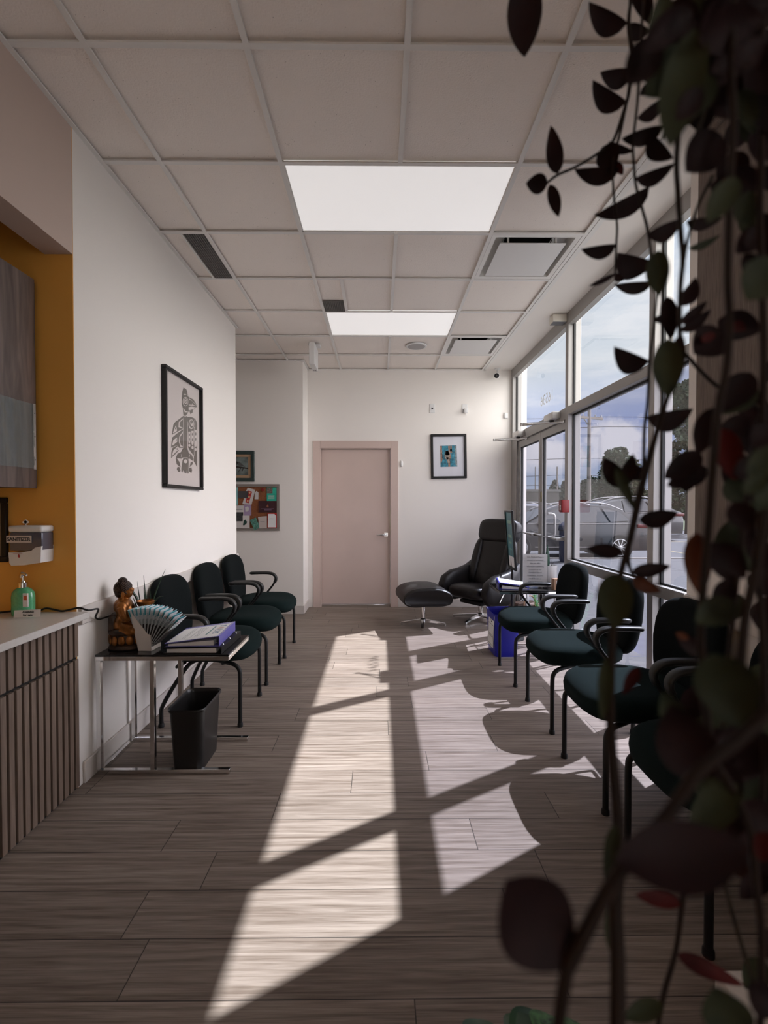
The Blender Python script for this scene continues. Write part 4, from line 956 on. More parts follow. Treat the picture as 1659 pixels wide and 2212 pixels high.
def brochure(k, n):
    a = R(-17 + 63 * (k / (n - 1)) ** 1.15)
    t2 = thing('brochure', ('%s folded brochure of the fan in the white holder, counted from the statue' % ['first', 'second', 'third', 'fourth', 'fifth', 'sixth', 'seventh', 'eighth', 'ninth', 'tenth', 'eleventh', 'twelfth'][k]), 'brochure', (-1.200 + 0.0042 * k, 2.390, TT + 0.0085 + 0.0006 * k), group='folded brochures fanned out in the holder', rot=(0, a, R(-4)))
    L = 0.208; w = 0.0405
    b = B(); b.box(-0.0006, -w, 0, 0.0002, w, L); sh = b.build('front_sheet', BRW, t2, smooth=False)
    b = B(); b.prism([(-0.0010, -w, 0), (-0.0006, -w, 0), (-0.0095, -w, L + 0.001), (-0.0100, -w, L + 0.001)], (0, 2 * w, 0)); b.build('back_sheet', BRW, t2, smooth=False)
    b = B(); b.prism([(-0.0077, -w, L * .82), (-0.0071, -w, L * .82), (-0.0089, -w, L), (-0.0095, -w, L)], (0, 2 * w, 0)); b.build('teal_lining', TEALB, t2, smooth=False)
    b = B(); b.box(0.0001, -w, 0.0, 0.0007, w, L * 0.60); b.build('dark_band', BRN, sh, smooth=False)
    b = B(); b.box(0.0001, -w, L * .60, 0.0006, w, L * 0.72); b.build('soft_band', SOFT, sh, smooth=False)
    b = B(); b.prism([(0.0003, p[0], p[1]) for p in ell(-0.006, L * 0.82, 0.008, 0.010, 12)], (0.0005, 0, 0)); b.build('round_mark', mat('pale red print', (0.55, 0.20, 0.16), 0.6), sh, smooth=False)
    text('S', 0.026, TEALB, sh, (0.0009, -0.026, L * 0.82), (R(90), 0, R(90)))
    return t2
for k in range(12): brochure(k, 12)

# binders
PUR = mat('violet blue binder vinyl', (0.13, 0.12, 0.42), 0.3)
def binder(label, loc, rz, m, sheet=True, h0=0.028, h1=0.052, group=None, L=0.29, Wb=0.265, name='ring_binder', spine=False):
    t = thing(name, label, 'binder', loc, rz, group=group)
    b = B()
    b.box(-Wb / 2, -L / 2, 0, Wb / 2, L / 2, 0.003, 0.001, 1)
    b.prism([(-Wb / 2, -L / 2, h0), (Wb / 2, -L / 2, h1), (Wb / 2, -L / 2, h1 + 0.003), (-Wb / 2, -L / 2, h0 + 0.003)], (0, L, 0))
    b.box(Wb / 2 - 0.003, -L / 2, 0.003, Wb / 2, L / 2, h1)
    b.build('cover', m, t, smooth=False)
    b = B(); b.prism([(-Wb / 2 + 0.015, -L / 2 + 0.006, 0.004), (Wb / 2 - 0.03, -L / 2 + 0.006, 0.004), (Wb / 2 - 0.03, -L / 2 + 0.006, 0.030), (-Wb / 2 + 0.015, -L / 2 + 0.006, h0 - 0.003)], (0, L - 0.012, 0)); b.build('pages', PAPER, t, smooth=False)
    b = B()
    for y in (-0.10, 0.0, 0.10):
        b.tube([(Wb / 2 - 0.022 + 0.017 * math.cos(a_), y, 0.024 + 0.019 * math.sin(a_)) for a_ in [2 * PI * k / 14 for k in range(14)]], 0.002, 6, closed=True)
    b.build('ring', CHROME, t)
    sl = math.atan2(h1 - h0, Wb)
    if sheet:
        b = B(); dz_ = (h1 - h0)
        zt = lambda x: h0 + 0.0034 + (x + Wb / 2) / Wb * dz_
        b.prism([(-Wb / 2 + 0.006, -L / 2 + 0.004, zt(-Wb / 2 + 0.006)), (Wb / 2 - 0.012, -L / 2 + 0.004, zt(Wb / 2 - 0.012)), (Wb / 2 - 0.012, L / 2 - 0.035, zt(Wb / 2 - 0.012)), (-Wb / 2 + 0.006, L / 2 - 0.035, zt(-Wb / 2 + 0.006))], (0, 0, 0.0006))
        sh = b.build('cover_sheet', PAPER, t, smooth=False)
        return t, sh, zt, sl
    return t, None, None, sl
# the lower binder, mostly hidden
binder('dark binder with white pages lying under the violet binder', (-0.925, 2.452, TT + 0.0005), R(-1), BLACK, False, 0.024, 0.030, L=0.30, Wb=0.29)
b = B()
t, sh, zt, sl = binder('violet binder with white cover page on top of the stack beside the brochures', (-0.935, 2.450, TT + 0.034), R(2), PUR, True, 0.016, 0.050)
def on_cover(parent, body, size, x, y, m, sl=sl, bold=0.0):
    text(body, size, m, parent, (x, y, zt(x) + 0.0010), (0, -sl, R(0)), bold=bold)
    return
def cover_text(parent, body, size, x, y, m, bold=0.0, align='CENTER', font_rot=90):
    o = text(body, size, m, parent, (x, y, zt(x) + 0.0012), (0, 0, 0), bold=bold, align=align)
    o.rotation_euler = (Matrix.Rotation(-sl, 3, 'Y') @ Matrix.Rotation(R(font_rot), 3, 'Z')).to_euler()
    return o
LB = mat('slate blue print', (0.10, 0.20, 0.34), 0.6); PK = mat('pale pink print', (0.62, 0.30, 0.24), 0.6)
cover_text(sh, 'S', 0.050, 0.088, -0.100 + 0.17, LB, font_rot=-90); cover_text(sh, 'L', 0.050, 0.088, -0.012, LB, font_rot=-90); cover_text(sh, 'I', 0.050, 0.088, -0.042, LB, font_rot=-90); cover_text(sh, 'S', 0.050, 0.088, -0.070, LB, font_rot=-90)
b = B(); b.prism([(0.088 + 0.017 * math.cos(a_), 0.028 + 0.017 * math.sin(a_), zt(0.088) + 0.0008 + 0.017 * math.cos(a_) * math.tan(sl)) for a_ in [2 * PI * k / 20 for k in range(20)]], (0, 0, 0.0004)); b.build('pink_halo', mat('faint pink print', (0.66, 0.50, 0.46), 0.7), sh, smooth=False)
cover_text(sh, '+', 0.036, 0.085, 0.028, PK, 0.0008, font_rot=-90)
for x in (0.048,): cover_text(sh, 'ACUPUNCTURE & NATUROPATHIC', 0.0115, x, 0.0, mat('pale teal print', (0.22, 0.40, 0.42), 0.6), font_rot=-90)
b = B()
for x, y0, y1 in ((0.005, -0.10, 0.085), (-0.006, -0.10, 0.085), (-0.017, -0.02, 0.085), (-0.028, -0.10, 0.085), (-0.055, -0.10, 0.085), (-0.066, -0.10, 0.085)):
    b.prism([(x, y0, zt(x) + 0.0008), (x + 0.0016, y0, zt(x) + 0.0008), (x + 0.0016, y1, zt(x) + 0.0008), (x, y1, zt(x) + 0.0008)], (0, 0, 0.0003))
b.build('print_lines', INKG, sh, smooth=False)

# waste basket
def basket(nm, label, cat, cx, cy, w, d_, h, m, taper=0.86, rim=0.010, r0=0.035):
    t = thing(nm, label, cat, (cx, cy, 0))
    def rr(w, d_, z, r):
        o = []
        for sx, sy, a0 in ((1, 1, 0), (-1, 1, 90), (-1, -1, 180), (1, -1, 270)):
            for k in range(6):
                a = R(a0 + 90 * k / 5); o.append((sx * (w / 2 - r) + r * math.cos(a), sy * (d_ / 2 - r) + r * math.sin(a), z))
        return o
    b = B(); w1, d1 = w * taper, d_ * taper
    b.loft([rr(w1, d1, 0, r0), rr(w - rim, d_ - rim, h - 0.018, r0), rr(w, d_, h - 0.016, r0), rr(w + 0.004, d_ + 0.004, h - 0.004, r0), rr(w - 0.001, d_ - 0.001, h, r0), rr(w - 0.008, d_ - 0.008, h - 0.004, r0), rr(w - 0.014, d_ - 0.014, h - 0.02, r0), rr(w1 - 0.006, d1 - 0.006, 0.006, r0)], True, True)
    b.build('bin_body', m, t, ang=50)
    return t
basket('waste_basket', 'black plastic waste basket under the table beside the reception counter', 'waste basket', -0.965, 2.435, 0.185, 0.285, 0.318, mat('black bin plastic', (0.010, 0.009, 0.009), 0.38), 0.82)
# ================================================================== WAITING CHAIRS
def make_chair(label):
    """front is local +X"""
    t = thing('waiting_chair', label, 'chair', (0, 0, 0), 0)
    # seat cushion with waterfall front
    b = B(); rings = []; n = 36
    for (z, k) in ((0.388, 0.80), (0.395, 0.90), (0.415, 0.985), (0.445, 1.0), (0.468, 0.975), (0.484, 0.90), (0.492, 0.74), (0.494, 0.5), (0.493, 0.2)):
        r = []
        for i in range(n):
            a = 2 * PI * i / n; c, s_ = math.cos(a), math.sin(a)
            x = math.copysign(abs(c) ** 0.62, c) * 0.262 * k; y = math.copysign(abs(s_) ** 0.62, s_) * (0.262 - 0.030 * (x < 0) * abs(x) / 0.26) * k
            zz = z + (0.022 * max(0, (x - 0.08) / 0.18) ** 2 * -1) + 0.010 * (abs(y) / 0.25) ** 2 * (z > 0.46)
            r.append((x + 0.015, y, zz))
        rings.append(r)
    b.loft(rings); b.build('seat', FABRIC, t, ang=60)
    b = B(); b.box(-0.17, -0.16, 0.365, 0.12, 0.16, 0.392, 0.01, 2); b.box(-0.24, -0.05, 0.352, 0.02, 0.05, 0.372, 0.006, 1); b.build('seat_plate', SATIN, t)
    # back cushion : rounded shield, slightly curved and reclined
    b = B(); nu, nv = 40, 10
    def outl(a):
        c, s_ = math.cos(a), math.sin(a)
        z = math.copysign(abs(s_) ** 0.50, s_) * 0.225; wv = 0.238 - 0.035 * max(0, -z / 0.225) - 0.022 * max(0, z / 0.225) ** 2
        return math.copysign(abs(c) ** 0.55, c) * wv, z
    def bp(y, z, off): return (-0.268 - 0.10 * (z + 0.225) + 0.35 * y * y + 0.22 * (z - 0.02) ** 2 * (1 if z > 0 else -1) * -1 + off, y, 0.648 + z)
    rings = []
    for off, k in ((-0.020, 0.55), (-0.028, 0.86), (-0.024, 0.955), (-0.006, 1.0), (0.014, 1.0), (0.030, 0.965), (0.038, 0.88), (0.040, 0.6), (0.040, 0.25)):
        rings.append([bp(outl(2 * PI * i / nu)[0] * k, outl(2 * PI * i / nu)[1] * k, off) for i in range(nu)])
    b.loft(rings); b.build('backrest', FABRICB, t, ang=60)
    b = B(); b.tube([(-0.10, 0, 0.372), (-0.22, 0, 0.366), (-0.272, 0, 0.39), (-0.285, 0, 0.46), (-0.30, 0, 0.56)], 0.013, 10); b.build('back_post', SATIN, t)
    for s_ in (-1, 1):
        y = 0.225 * s_
        b = B(); b.tube(smooth_pts([(0.225, y, 0.0), (0.225, y, 0.16), (0.225, y, 0.30), (0.217, y * .985, 0.345), (0.185, y * .93, 0.368), (0.12, y * .78, 0.372), (0.0, y * .45, 0.370)], 4), 0.0125, 12)
        b.lathe([(0.017, 0), (0.0165, 0.018), (0.0135, 0.024)], (0.225, y, 0), 14); b.build('front_leg', SATIN, t)
        b = B(); b.tube(smooth_pts([(-0.245, y * 1.02, 0.0), (-0.245, y * 1.02, 0.085), (-0.238, y * 1.01, 0.125), (-0.19, y * .92, 0.22), (-0.12, y * .74, 0.335), (-0.085, y * .6, 0.364), (-0.03, y * .35, 0.368)], 4), 0.0125, 12)
        b.lathe([(0.017, 0), (0.0165, 0.018), (0.0135, 0.024)], (-0.245, y * 1.02, 0), 14); b.build('rear_leg', SATIN, t)
        y = 0.263 * s_
        arm = bpy.data.objects.new('armrest', None)
        b = B(); pts = smooth_pts([(-0.205, y, 0.668), (-0.10, y, 0.671), (-0.02, y, 0.669), (0.022, y, 0.655), (0.043, y, 0.628), (0.042, y, 0.598), (0.030, y, 0.575)], 5)
        # flattened pad
        rings = []
        for i, p in enumerate(pts):
            tg = (pts[min(i + 1, len(pts) - 1)] - pts[max(i - 1, 0)]).normalized(); up = Vector((0, 1, 0)).cross(tg).normalized(); sd = Vector((0, 1, 0))
            u_ = i / (len(pts) - 1); wd = 0.027 - 0.008 * u_; hg = 0.014
            if i in (0, len(pts) - 1): wd *= .7; hg *= .7
            rings.append([p + sd * wd * math.copysign(abs(math.cos(a)) ** .7, math.cos(a)) + up * hg * math.copysign(abs(math.sin(a)) ** .7, math.sin(a)) for a in [2 * PI * k / 14 for k in range(14)]])
        b.loft(rings); b.build('armrest', mat('grey black arm plastic', (0.013, 0.013, 0.013), 0.42, spec=0.4), t, ang=60)
        b = B(); b.tube(smooth_pts([(0.034, y, 0.585), (0.010, y, 0.545), (-0.055, y, 0.465), (-0.125, y * .99, 0.385), (-0.14, y * .93, 0.368), (-0.13, y * .6, 0.364)], 4), 0.0095, 10); b.build('arm_strut', SATIN, t)
    return t
ch = make_chair('black upholstered chair')
GL = 'waiting chairs along the white wall'; GR = 'waiting chairs along the windows'
ch.location = (-1.065, 3.015, 0); ch['label'] = 'black upholstered chair directly behind the black table with binders, against the white wall'; ch['group'] = GL
place(ch, (-1.065, 3.66, 0), 0, 'black upholstered chair in the middle of the three along the white wall', GL)
place(ch, (-1.055, 4.262, 0), 0, 'black upholstered chair of the white wall row that stands next to the alcove', GL)
place(ch, (1.215, 3.61, 0), PI, 'dark green black chair beside the blue recycling bin, farthest of the window row', GR)
place(ch, (1.225, 2.91, 0), PI, 'dark green black chair second from the recycling bin, sunlit seat, before the window', GR)
place(ch, (1.195, 2.205, 0), PI, 'dark green black chair third from the recycling bin, partly behind the vines', GR)
place(ch, (1.195, 1.575, 0), PI, 'dark chair last in the window row, furthest from the recycling bin, mostly hidden by vines', GR)

# ================================================================== RECLINER AND OTTOMAN
def star_base(t, r, h, n=4, a0=0.3, pr=0.022):
    b = B()
    for k in range(n):
        a = a0 + 2 * PI * k / n; c, s_ = math.cos(a), math.sin(a)
        pts = [(0.02 * c, 0.02 * s_, 0.055), (r * .5 * c, r * .5 * s_, 0.042), (r * c, r * s_, 0.022)]
        rr = []
        for i, p in enumerate(pts):
            w = (0.020, 0.017, 0.013)[i]; q = (0.014, 0.011, 0.007)[i]; pv = Vector(p); sd = Vector((-s_, c, 0))
            rr.append([pv + sd * w + Vector((0, 0, q)), pv - sd * w + Vector((0, 0, q)), pv - sd * w - Vector((0, 0, q)), pv + sd * w - Vector((0, 0, q))])
        b.loft(rr)
        b.lathe([(0.015, 0), (0.015, 0.018)], (r * .96 * c, r * .96 * s_, 0), 12)
    b.build('star_base', CHROME, t, ang=30)
    b = B(); b.lathe([(0.034, 0.035), (0.034, 0.07), (pr, 0.08), (pr, h)], seg=24); b.build('column', CHROME, t)
t = thing('ottoman', 'black leather footstool on a chrome star base in front of the recliner', 'ottoman', (0.475, 5.13, 0), R(8))
star_base(t, 0.245, 0.28, 4, R(75))
b = B(); rings = []
for y, k in ((-0.262, 0.60), (-0.272, 0.80), (-0.265, 0.93), (-0.23, 1.0), (0.0, 1.04), (0.23, 1.0), (0.265, 0.93), (0.272, 0.80), (0.262, 0.60)):
    r = []
    for i in range(32):
        a = 2 * PI * i / 32; c, s_ = math.cos(a), math.sin(a)
        x = math.copysign(abs(c) ** 0.62, c) * 0.265 * (0.86 + 0.14 * k); z = math.copysign(abs(s_) ** 0.8, s_) * 0.098 * k + 0.352 - 0.02 * (x / 0.26) ** 2
        r.append((x, y, z))
    rings.append(r)
b.loft(rings); b.build('cushion', LEATHER, t, ang=60)
b = B(); b.tube([(0.262 * math.copysign(abs(math.cos(a)) ** .62, math.cos(a)), -0.235, 0.352 + 0.097 * math.copysign(abs(math.sin(a)) ** .8, math.sin(a)) - 0.02 * abs(math.cos(a)) ** 1.24) for a in [2 * PI * k / 40 for k in range(40)]], 0.004, 6, closed=True); b.build('seam', BLACK, t)
b = B(); b.box(-0.13, -0.10, 0.235, 0.13, 0.10, 0.262, 0.008, 2); b.build('underframe', SATIN, t)

t = thing('recliner_chair', 'black leather swivel recliner with wide headrest in the far corner', 'armchair', (1.165, 5.38, 0), R(180 + 37))
star_base(t, 0.33, 0.25, 5, R(10), 0.026)
b = B(); b.box(-0.20, -0.16, 0.20, 0.18, 0.16, 0.245, 0.012, 2); b.build('underframe', SATIN, t)
E3 = lambda *a: Euler([R(x) for x in a]).to_matrix().to_4x4()
b = B(); b.sup((0.04, 0, 0.335), (0.60, 0.50, 0.17), 0.42, 0.6, M=E3(0, -5, 0)); b.build('seat_cushion', LEATHER, t, ang=60)
b = B(); b.sup((-0.235, 0, 0.64), (0.16, 0.52, 0.68), 0.5, 0.5, nu=36, nv=24, M=E3(0, -20, 0)); 
b.build('back_cushion', LEATHER, t, ang=60)
for s_ in (-1, 1): b = B(); b.sup((-0.205, s_ * 0.225, 0.66), (0.16, 0.12, 0.56), 0.7, 0.7, M=E3(0, -20, 0)); b.build('side_bolster', LEATHER, t, ang=60)
b = B(); b.sup((-0.17, 0, 0.56), (0.10, 0.30, 0.20), 0.6, 0.7, M=E3(0, -20, 0)); b.build('lumbar_panel', LEATHER, t, ang=60)
b = B(); b.sup((-0.335, 0, 1.015), (0.16, 0.56, 0.29), 0.40, 0.5, nu=36, nv=20, M=E3(0, -14, 0)); b.build('headrest', LEATHER, t, ang=60)
for s_ in (-1, 1):
    b = B(); rings = []
    prof = [(0.325, 0.36, 0.03), (0.33, 0.42, 0.05), (0.28, 0.50, 0.062), (0.16, 0.555, 0.068), (0.0, 0.575, 0.068), (-0.12, 0.60, 0.066), (-0.20, 0.64, 0.058), (-0.25, 0.67, 0.035)]
    low = [(0.31, 0.30), (0.27, 0.25), (0.22, 0.22), (0.12, 0.20), (0.0, 0.20), (-0.10, 0.24), (-0.18, 0.32), (-0.25, 0.45)]
    for (x, z, w), (x2, z2) in zip(prof, low):
        r = []
        for i in range(20):
            a = 2 * PI * i / 20; c, q = math.cos(a), math.sin(a)
            u_ = 0.5 + 0.5 * math.copysign(abs(q) ** .55, q)
            r.append((x2 + (x - x2) * u_, s_ * 0.325 + w * math.copysign(abs(c) ** .6, c), z2 + (z - z2) * u_))
        rings.append(r)
    b.loft(rings); b.build('armrest', LEATHER, t, ang=60)
b = B(); b.tube(smooth_pts([(0.16, 0.402, 0.28), (0.10, 0.405, 0.36), (0.03, 0.402, 0.43), (-0.03, 0.396, 0.49)]), 0.006, 8); b.build('steel_trim', CHROME, t)

# ================================================================== RIGHT SIDE TABLE AND THINGS ABOUT IT
BLU = mat('navy blue binder vinyl', (0.035, 0.035, 0.28), 0.3)
t, sh2, zt, sl2 = binder('blue ring binder with a white cover page on the table by the windows', (1.185, 4.165, TT), R(170), BLU, True, 0.020, 0.056, L=0.28, Wb=0.26)
t = thing('notice_stand', 'clear acrylic stand with a printed white notice on the table by the windows', 'sign holder', (1.372, 4.11, TT), R(-8))
b = B(); b.box(-0.108, -0.006, 0.004, 0.108, -0.003, 0.305); b.box(-0.108, 0.002, 0.004, 0.108, 0.004, 0.305); b.box(-0.108, -0.04, 0, 0.108, 0.05, 0.004); b.build('holder', ACRYL, t, smooth=False)
b = B(); b.box(-0.104, -0.002, 0.012, 0.104, 0.001, 0.300); pg = b.build('notice_sheet', PAPER, t, smooth=False)
text('Solis Medical Clinic is\npleased to announce\nthat we offer\naffordable counselling\nprovided by our\nCertified Clinical\nCounsellor. Sessions\nare $75 with or\nwithout insurance', 0.0165, INKG, pg, (0, -0.0065, 0.165), (R(90), 0, 0), line=1.65)
t = thing('snake_plant', 'snake plant leaf in a white ceramic pot on the table by the windows', 'potted plant', (1.535, 4.20, TT))
b = B(); b.lathe([(0.052, 0), (0.058, 0.01), (0.066, 0.185), (0.066, 0.19), (0.061, 0.19), (0.058, 0.17)], seg=32); b.build('pot', mat('white ceramic', (0.66, 0.66, 0.66), 0.25), t)
b = B()
L = []; 
for k in range(9):
    u_ = k / 8; w = 0.019 * (1 - u_ ** 2.2) ** .8 * (0.75 + 0.5 * math.sin(PI * min(1, u_ * 1.2))) + 0.0006
    L.append([(-0.022 - w, 0.0, 0.16 + 0.22 * u_), (-0.022, -0.006, 0.16 + 0.22 * u_), (-0.022 + w, 0, 0.16 + 0.22 * u_), (-0.022, 0.003, 0.16 + 0.22 * u_)])
b.loft(L)
b.build('leaf', mat('banded dark green leaf', (0.012, 0.05, 0.028), 0.5, var=(60, 0.5, (0.3, 0.3, 3))), t)
b = B()
for q in ((0.012, 0.03, 0.25), (0.025, -0.01, 0.215), (0.005, 0.0, 0.24)): b.tube([(0.01, 0, 0.17), (0.01 + q[0] * .5, q[1] * .3, 0.2), (q[0] + 0.006, q[1], q[2])], [0.003, 0.002, 0.0006], 5)
b.build('twig', mat('dark twig', (0.04, 0.03, 0.02), 0.7), t)
t = thing('kraft_box', 'small brown cardboard box on the table by the windows beside the white pot', 'box', (1.545, 4.035, TT), R(0))
b = B(); b.box(-0.045, -0.035, 0, 0.06, 0.03, 0.095, 0.002, 1); b.build('carton', mat('kraft cardboard', (0.40, 0.24, 0.15), 0.8), t)
b = B(); b.box(-0.025, -0.0358, 0.05, 0.035, -0.0350, 0.08); b.build('box_label', PAPER, t, smooth=False)
o = B(); o.tube([(0, 0, 0), (0.012, 0, 0.14)], 0.0045, 8)
tag(o.build('pen', BLACK, None, loc=(1.618, 4.135, TT + 0.01), rot=(0, R(10), 0)), 'black pen standing beside the white pot by the window frame', 'pen')

t = basket('recycling_bin', 'bright blue recycling bin with a taped recycling notice beside the window chairs', 'recycling bin', 1.105, 4.185, 0.235, 0.325, 0.378, mat('royal blue plastic', (0.016, 0.018, 0.33), 0.35), 0.84, r0=0.03)
sg = B(); sg.box(-0.0006, -0.105, -0.148, 0, 0.105, 0.148)
lean = math.atan2(0.235 * 0.08, 0.36)
sg = B(); sg.box(-0.0008, -0.10, -0.145, 0.0, 0.10, 0.132); ng = sg.build('recycling_notice', PAPER, t, smooth=False, loc=(-0.1145, -0.045, 0.225), rot=(0, R(3.2), 0))
b = B()
for k in range(3):
    a = R(90 + 120 * k); a2 = a + R(70); r1 = 0.026
    p = [(-0.0012, r1 * math.cos(a + R(q)), 0.085 + r1 * math.sin(a + R(q))) for q in (-5, 30, 60)]
    p2 = [(-0.0012, (r1 - 0.009) * math.cos(a + R(q)), 0.085 + (r1 - 0.009) * math.sin(a + R(q))) for q in (60, 30, -5)]
    b.prism(p + p2, (0.0004, 0, 0))
    h = [(-0.0012, (r1 + 0.007) * math.cos(a + R(60)), 0.085 + (r1 + 0.007) * math.sin(a + R(60))), (-0.0012, (r1 - 0.016) * math.cos(a + R(60)), 0.085 + (r1 - 0.016) * math.sin(a + R(60))), (-0.0012, (r1 - 0.004) * math.cos(a + R(95)), 0.085 + (r1 - 0.004) * math.sin(a + R(95)))]
    b.prism(h, (0.0004, 0, 0))
b.build('recycling_symbol', INK, ng, smooth=False)
b = B()
for z0, z1 in ((-0.05, 0.045), (-0.132, -0.058)):
    for q in ((-0.088, z0, 0.088, z0 + 0.004), (-0.088, z1 - 0.004, 0.088, z1), (-0.088, z0, -0.084, z1), (0.084, z0, 0.088, z1)): b.box(-0.0014, q[0], q[1], -0.0009, q[2], q[3])
b.build('print_frame', INKG, ng, smooth=False)

# brown paper bag & artificial grass under the right table
t = thing('paper_bag', 'crumpled brown bag on the floor behind the blue recycling bin', 'bag', (1.53, 4.84, 0), R(4))
b = B(); rings = []
random.seed(9)
for z, k in ((0, 0.9), (0.08, 1.0), (0.18, 0.96), (0.26, 0.85), (0.31, 0.78)):
    rings.append([(0.15 * k * math.copysign(abs(math.cos(a)) ** .5, math.cos(a)) + random.uniform(-.008, .008), 0.085 * k * math.copysign(abs(math.sin(a)) ** .5, math.sin(a)) + random.uniform(-.01, .01), z + random.uniform(-.01, .01) * (z > 0)) for a in [2 * PI * q / 20 for q in range(20)]])
b.loft(rings); b.build('bag_body', mat('brown fabric bag', (0.13, 0.085, 0.065), 0.8), t, ang=25)
b = B(); b.tube(smooth_pts([(-0.06, -0.07, 0.28), (-0.05, -0.085, 0.36), (0.0, -0.09, 0.40), (0.05, -0.085, 0.36), (0.06, -0.07, 0.28)]), 0.006, 8); b.build('handle', mat('tan strap', (0.32, 0.18, 0.08), 0.7), t)
t = thing('grass_plant', 'bright green fuzzy grass plant below the table by the windows', 'plant', (1.60, 4.46, 0))
b = B(); b.lathe([(0.05, 0), (0.06, 0.13), (0.055, 0.13)], seg=20); b.build('pot', WPLAST, t)
b = B(); random.seed(3)
for k in range(260):
    u_ = random.random(); c_ = Vector((-0.02 - 0.11 * u_, 0, 0.13 + 0.36 * u_)); a = random.random() * 2 * PI; r = 0.03
    p = c_ + Vector((r * math.cos(a), r * math.sin(a), random.uniform(0.01, 0.03))); b.tube([c_, p], [0.0018, 0.0006], 3)
b.build('grass_blades', mat('bright grass green', (0.03, 0.26, 0.04), 0.6), t)

# poster stand
t = thing('poster_stand', 'tall black poster stand with a teal poster seen almost edge-on by the entrance', 'sign stand', (1.315, 4.62, 0), 0)
b = B(); b.lathe([(0.12, 0), (0.12, 0.008), (0.02, 0.014), (0.012, 0.03)], seg=32); b.build('base_plate', BLACK, t)
b = B(); b.lathe([(0.0115, 0.01), (0.0115, 1.0)], seg=14); b.build('pole', BLACK, t)
ft = B(); fw, fh = 0.335, 0.58
a_ = R(-93.9)
fr_ = B(); frame_bars(fr_, fw, fh, 0.017, 0.016, 0.004)
pf = fr_.build('poster_frame', BLACK, t, loc=(-0.02, -0.02, 0.985), rot=(R(4), 0, a_))
b = B(); b.box(-0.152, -0.006, -0.275, 0.152, -0.001, 0.275)
TP = mat('teal poster print', (0.012, 0.15, 0.18), 0.4, var=(9, 0.6))
b.build('poster', TP, pf, smooth=False)
b = B(); b.box(-0.152, 0.0, -0.275, 0.152, 0.0045, 0.275); b.build('back_panel', mat('slate back panel', (0.022, 0.036, 0.045), 0.5), pf, smooth=False)
b = B(); frame_bars(b, 0.335, 0.58, 0.013, -0.0042, 0.0065, 0.0); b.build('silver_back_edge', ALU, pf, smooth=False)
b = B(); b.box(-0.12, -0.0075, -0.265, 0.12, -0.0062, -0.165); b.build('poster_footer', PAPER, pf, smooth=False)
for q in ((-0.08, 0.02, 0.07, 0.05), (-0.06, -0.04, 0.05, -0.02), (-0.09, 0.16, 0.08, 0.19), (-0.05, -0.10, 0.04, -0.085)): b = B(); b.box(q[0], -0.0075, q[1], q[2], -0.0062, q[3]); b.build('poster_band', mat('pale mint print', (0.20, 0.38, 0.30), 0.5), pf, smooth=False)

# low plinth and leafy plant at the bottom of the frame
t = thing('low_plinth', 'low beige plinth on the floor behind the hanging vines', 'plinth', (1.08, 0.99, 0))
b = B(); b.box(-0.26, -0.13, 0, 0.5, 0.13, 0.19, 0.004, 2); b.build('plinth_body', TRIM, t)
b = B(); b.box(-0.262, -0.132, 0.0, 0.502, 0.132, 0.02); b.build('plinth_foot', mat('grey foot', (0.25, 0.22, 0.20), 0.6), t, smooth=False)
# ================================================================== OUTSIDE
ASPH = mat('sunlit asphalt', (0.070, 0.070, 0.074), 0.9, var=(5, 0.12)); CONC = mat('pale concrete', (0.068, 0.066, 0.068), 0.85, var=(6, 0.10))
b = B(); b.box(1.90, 11.7, -0.30, 60, 26, -0.12); struct(b.build('ground_car_park', ASPH, smooth=False))
b = B(); b.box(1.8, -6, -0.30, 60, 11.55, -0.02); struct(b.build('ground_sidewalk', CONC, smooth=False))
b = B(); b.box(-60, 26, -0.32, 160, 160, -0.10); b.box(60, -20, -0.32, 160, 26, -0.10); struct(b.build('ground_field', mat('dry grass verge', (0.12, 0.15, 0.07), 0.95, var=(2, 0.3)), smooth=False))
b = B(); b.box(1.91, -5.9, -0.022, 14, 1.6, -0.008); struct(b.build('ground_bounce_slab', mat('pale bounce slab', (0.5, 0.48, 0.45), 0.85), smooth=False))  # unseen slab added as a reflector, bounces sunlight up to the ceiling
b = B(); b.box(1.90, 11.55, -0.30, 60, 11.7, 0.0, 0.01, 1); struct(b.build('trim_kerb', mat('kerb concrete', (0.24, 0.21, 0.18), 0.8)))
b = B()
for k in range(12): b.box(1.9, 2.0 + 1.5 * k, -0.0201, 30, 2.012 + 1.5 * k, -0.0185) if 2.0 + 1.5 * k < 11.5 else None
for k in range(14): b.box(3.2 + 1.5 * k, -4, -0.0201, 3.212 + 1.5 * k, 11.5, -0.0185)
struct(b.build('trim_pavement_joints', mat('joint grey', (0.10, 0.095, 0.095), 0.9), smooth=False))
YL = mat('faded line paint', (0.26, 0.21, 0.11), 0.8)
b = B()
for x in (9.0, 11.7, 14.4, 17.1, 19.8): b.box(x, 11.8, -0.1201, x + 0.10, 16.5, -0.117)
b.box(5, 18.0, -0.1201, 40, 18.1, -0.117)
struct(b.build('trim_parking_lines', YL, smooth=False))

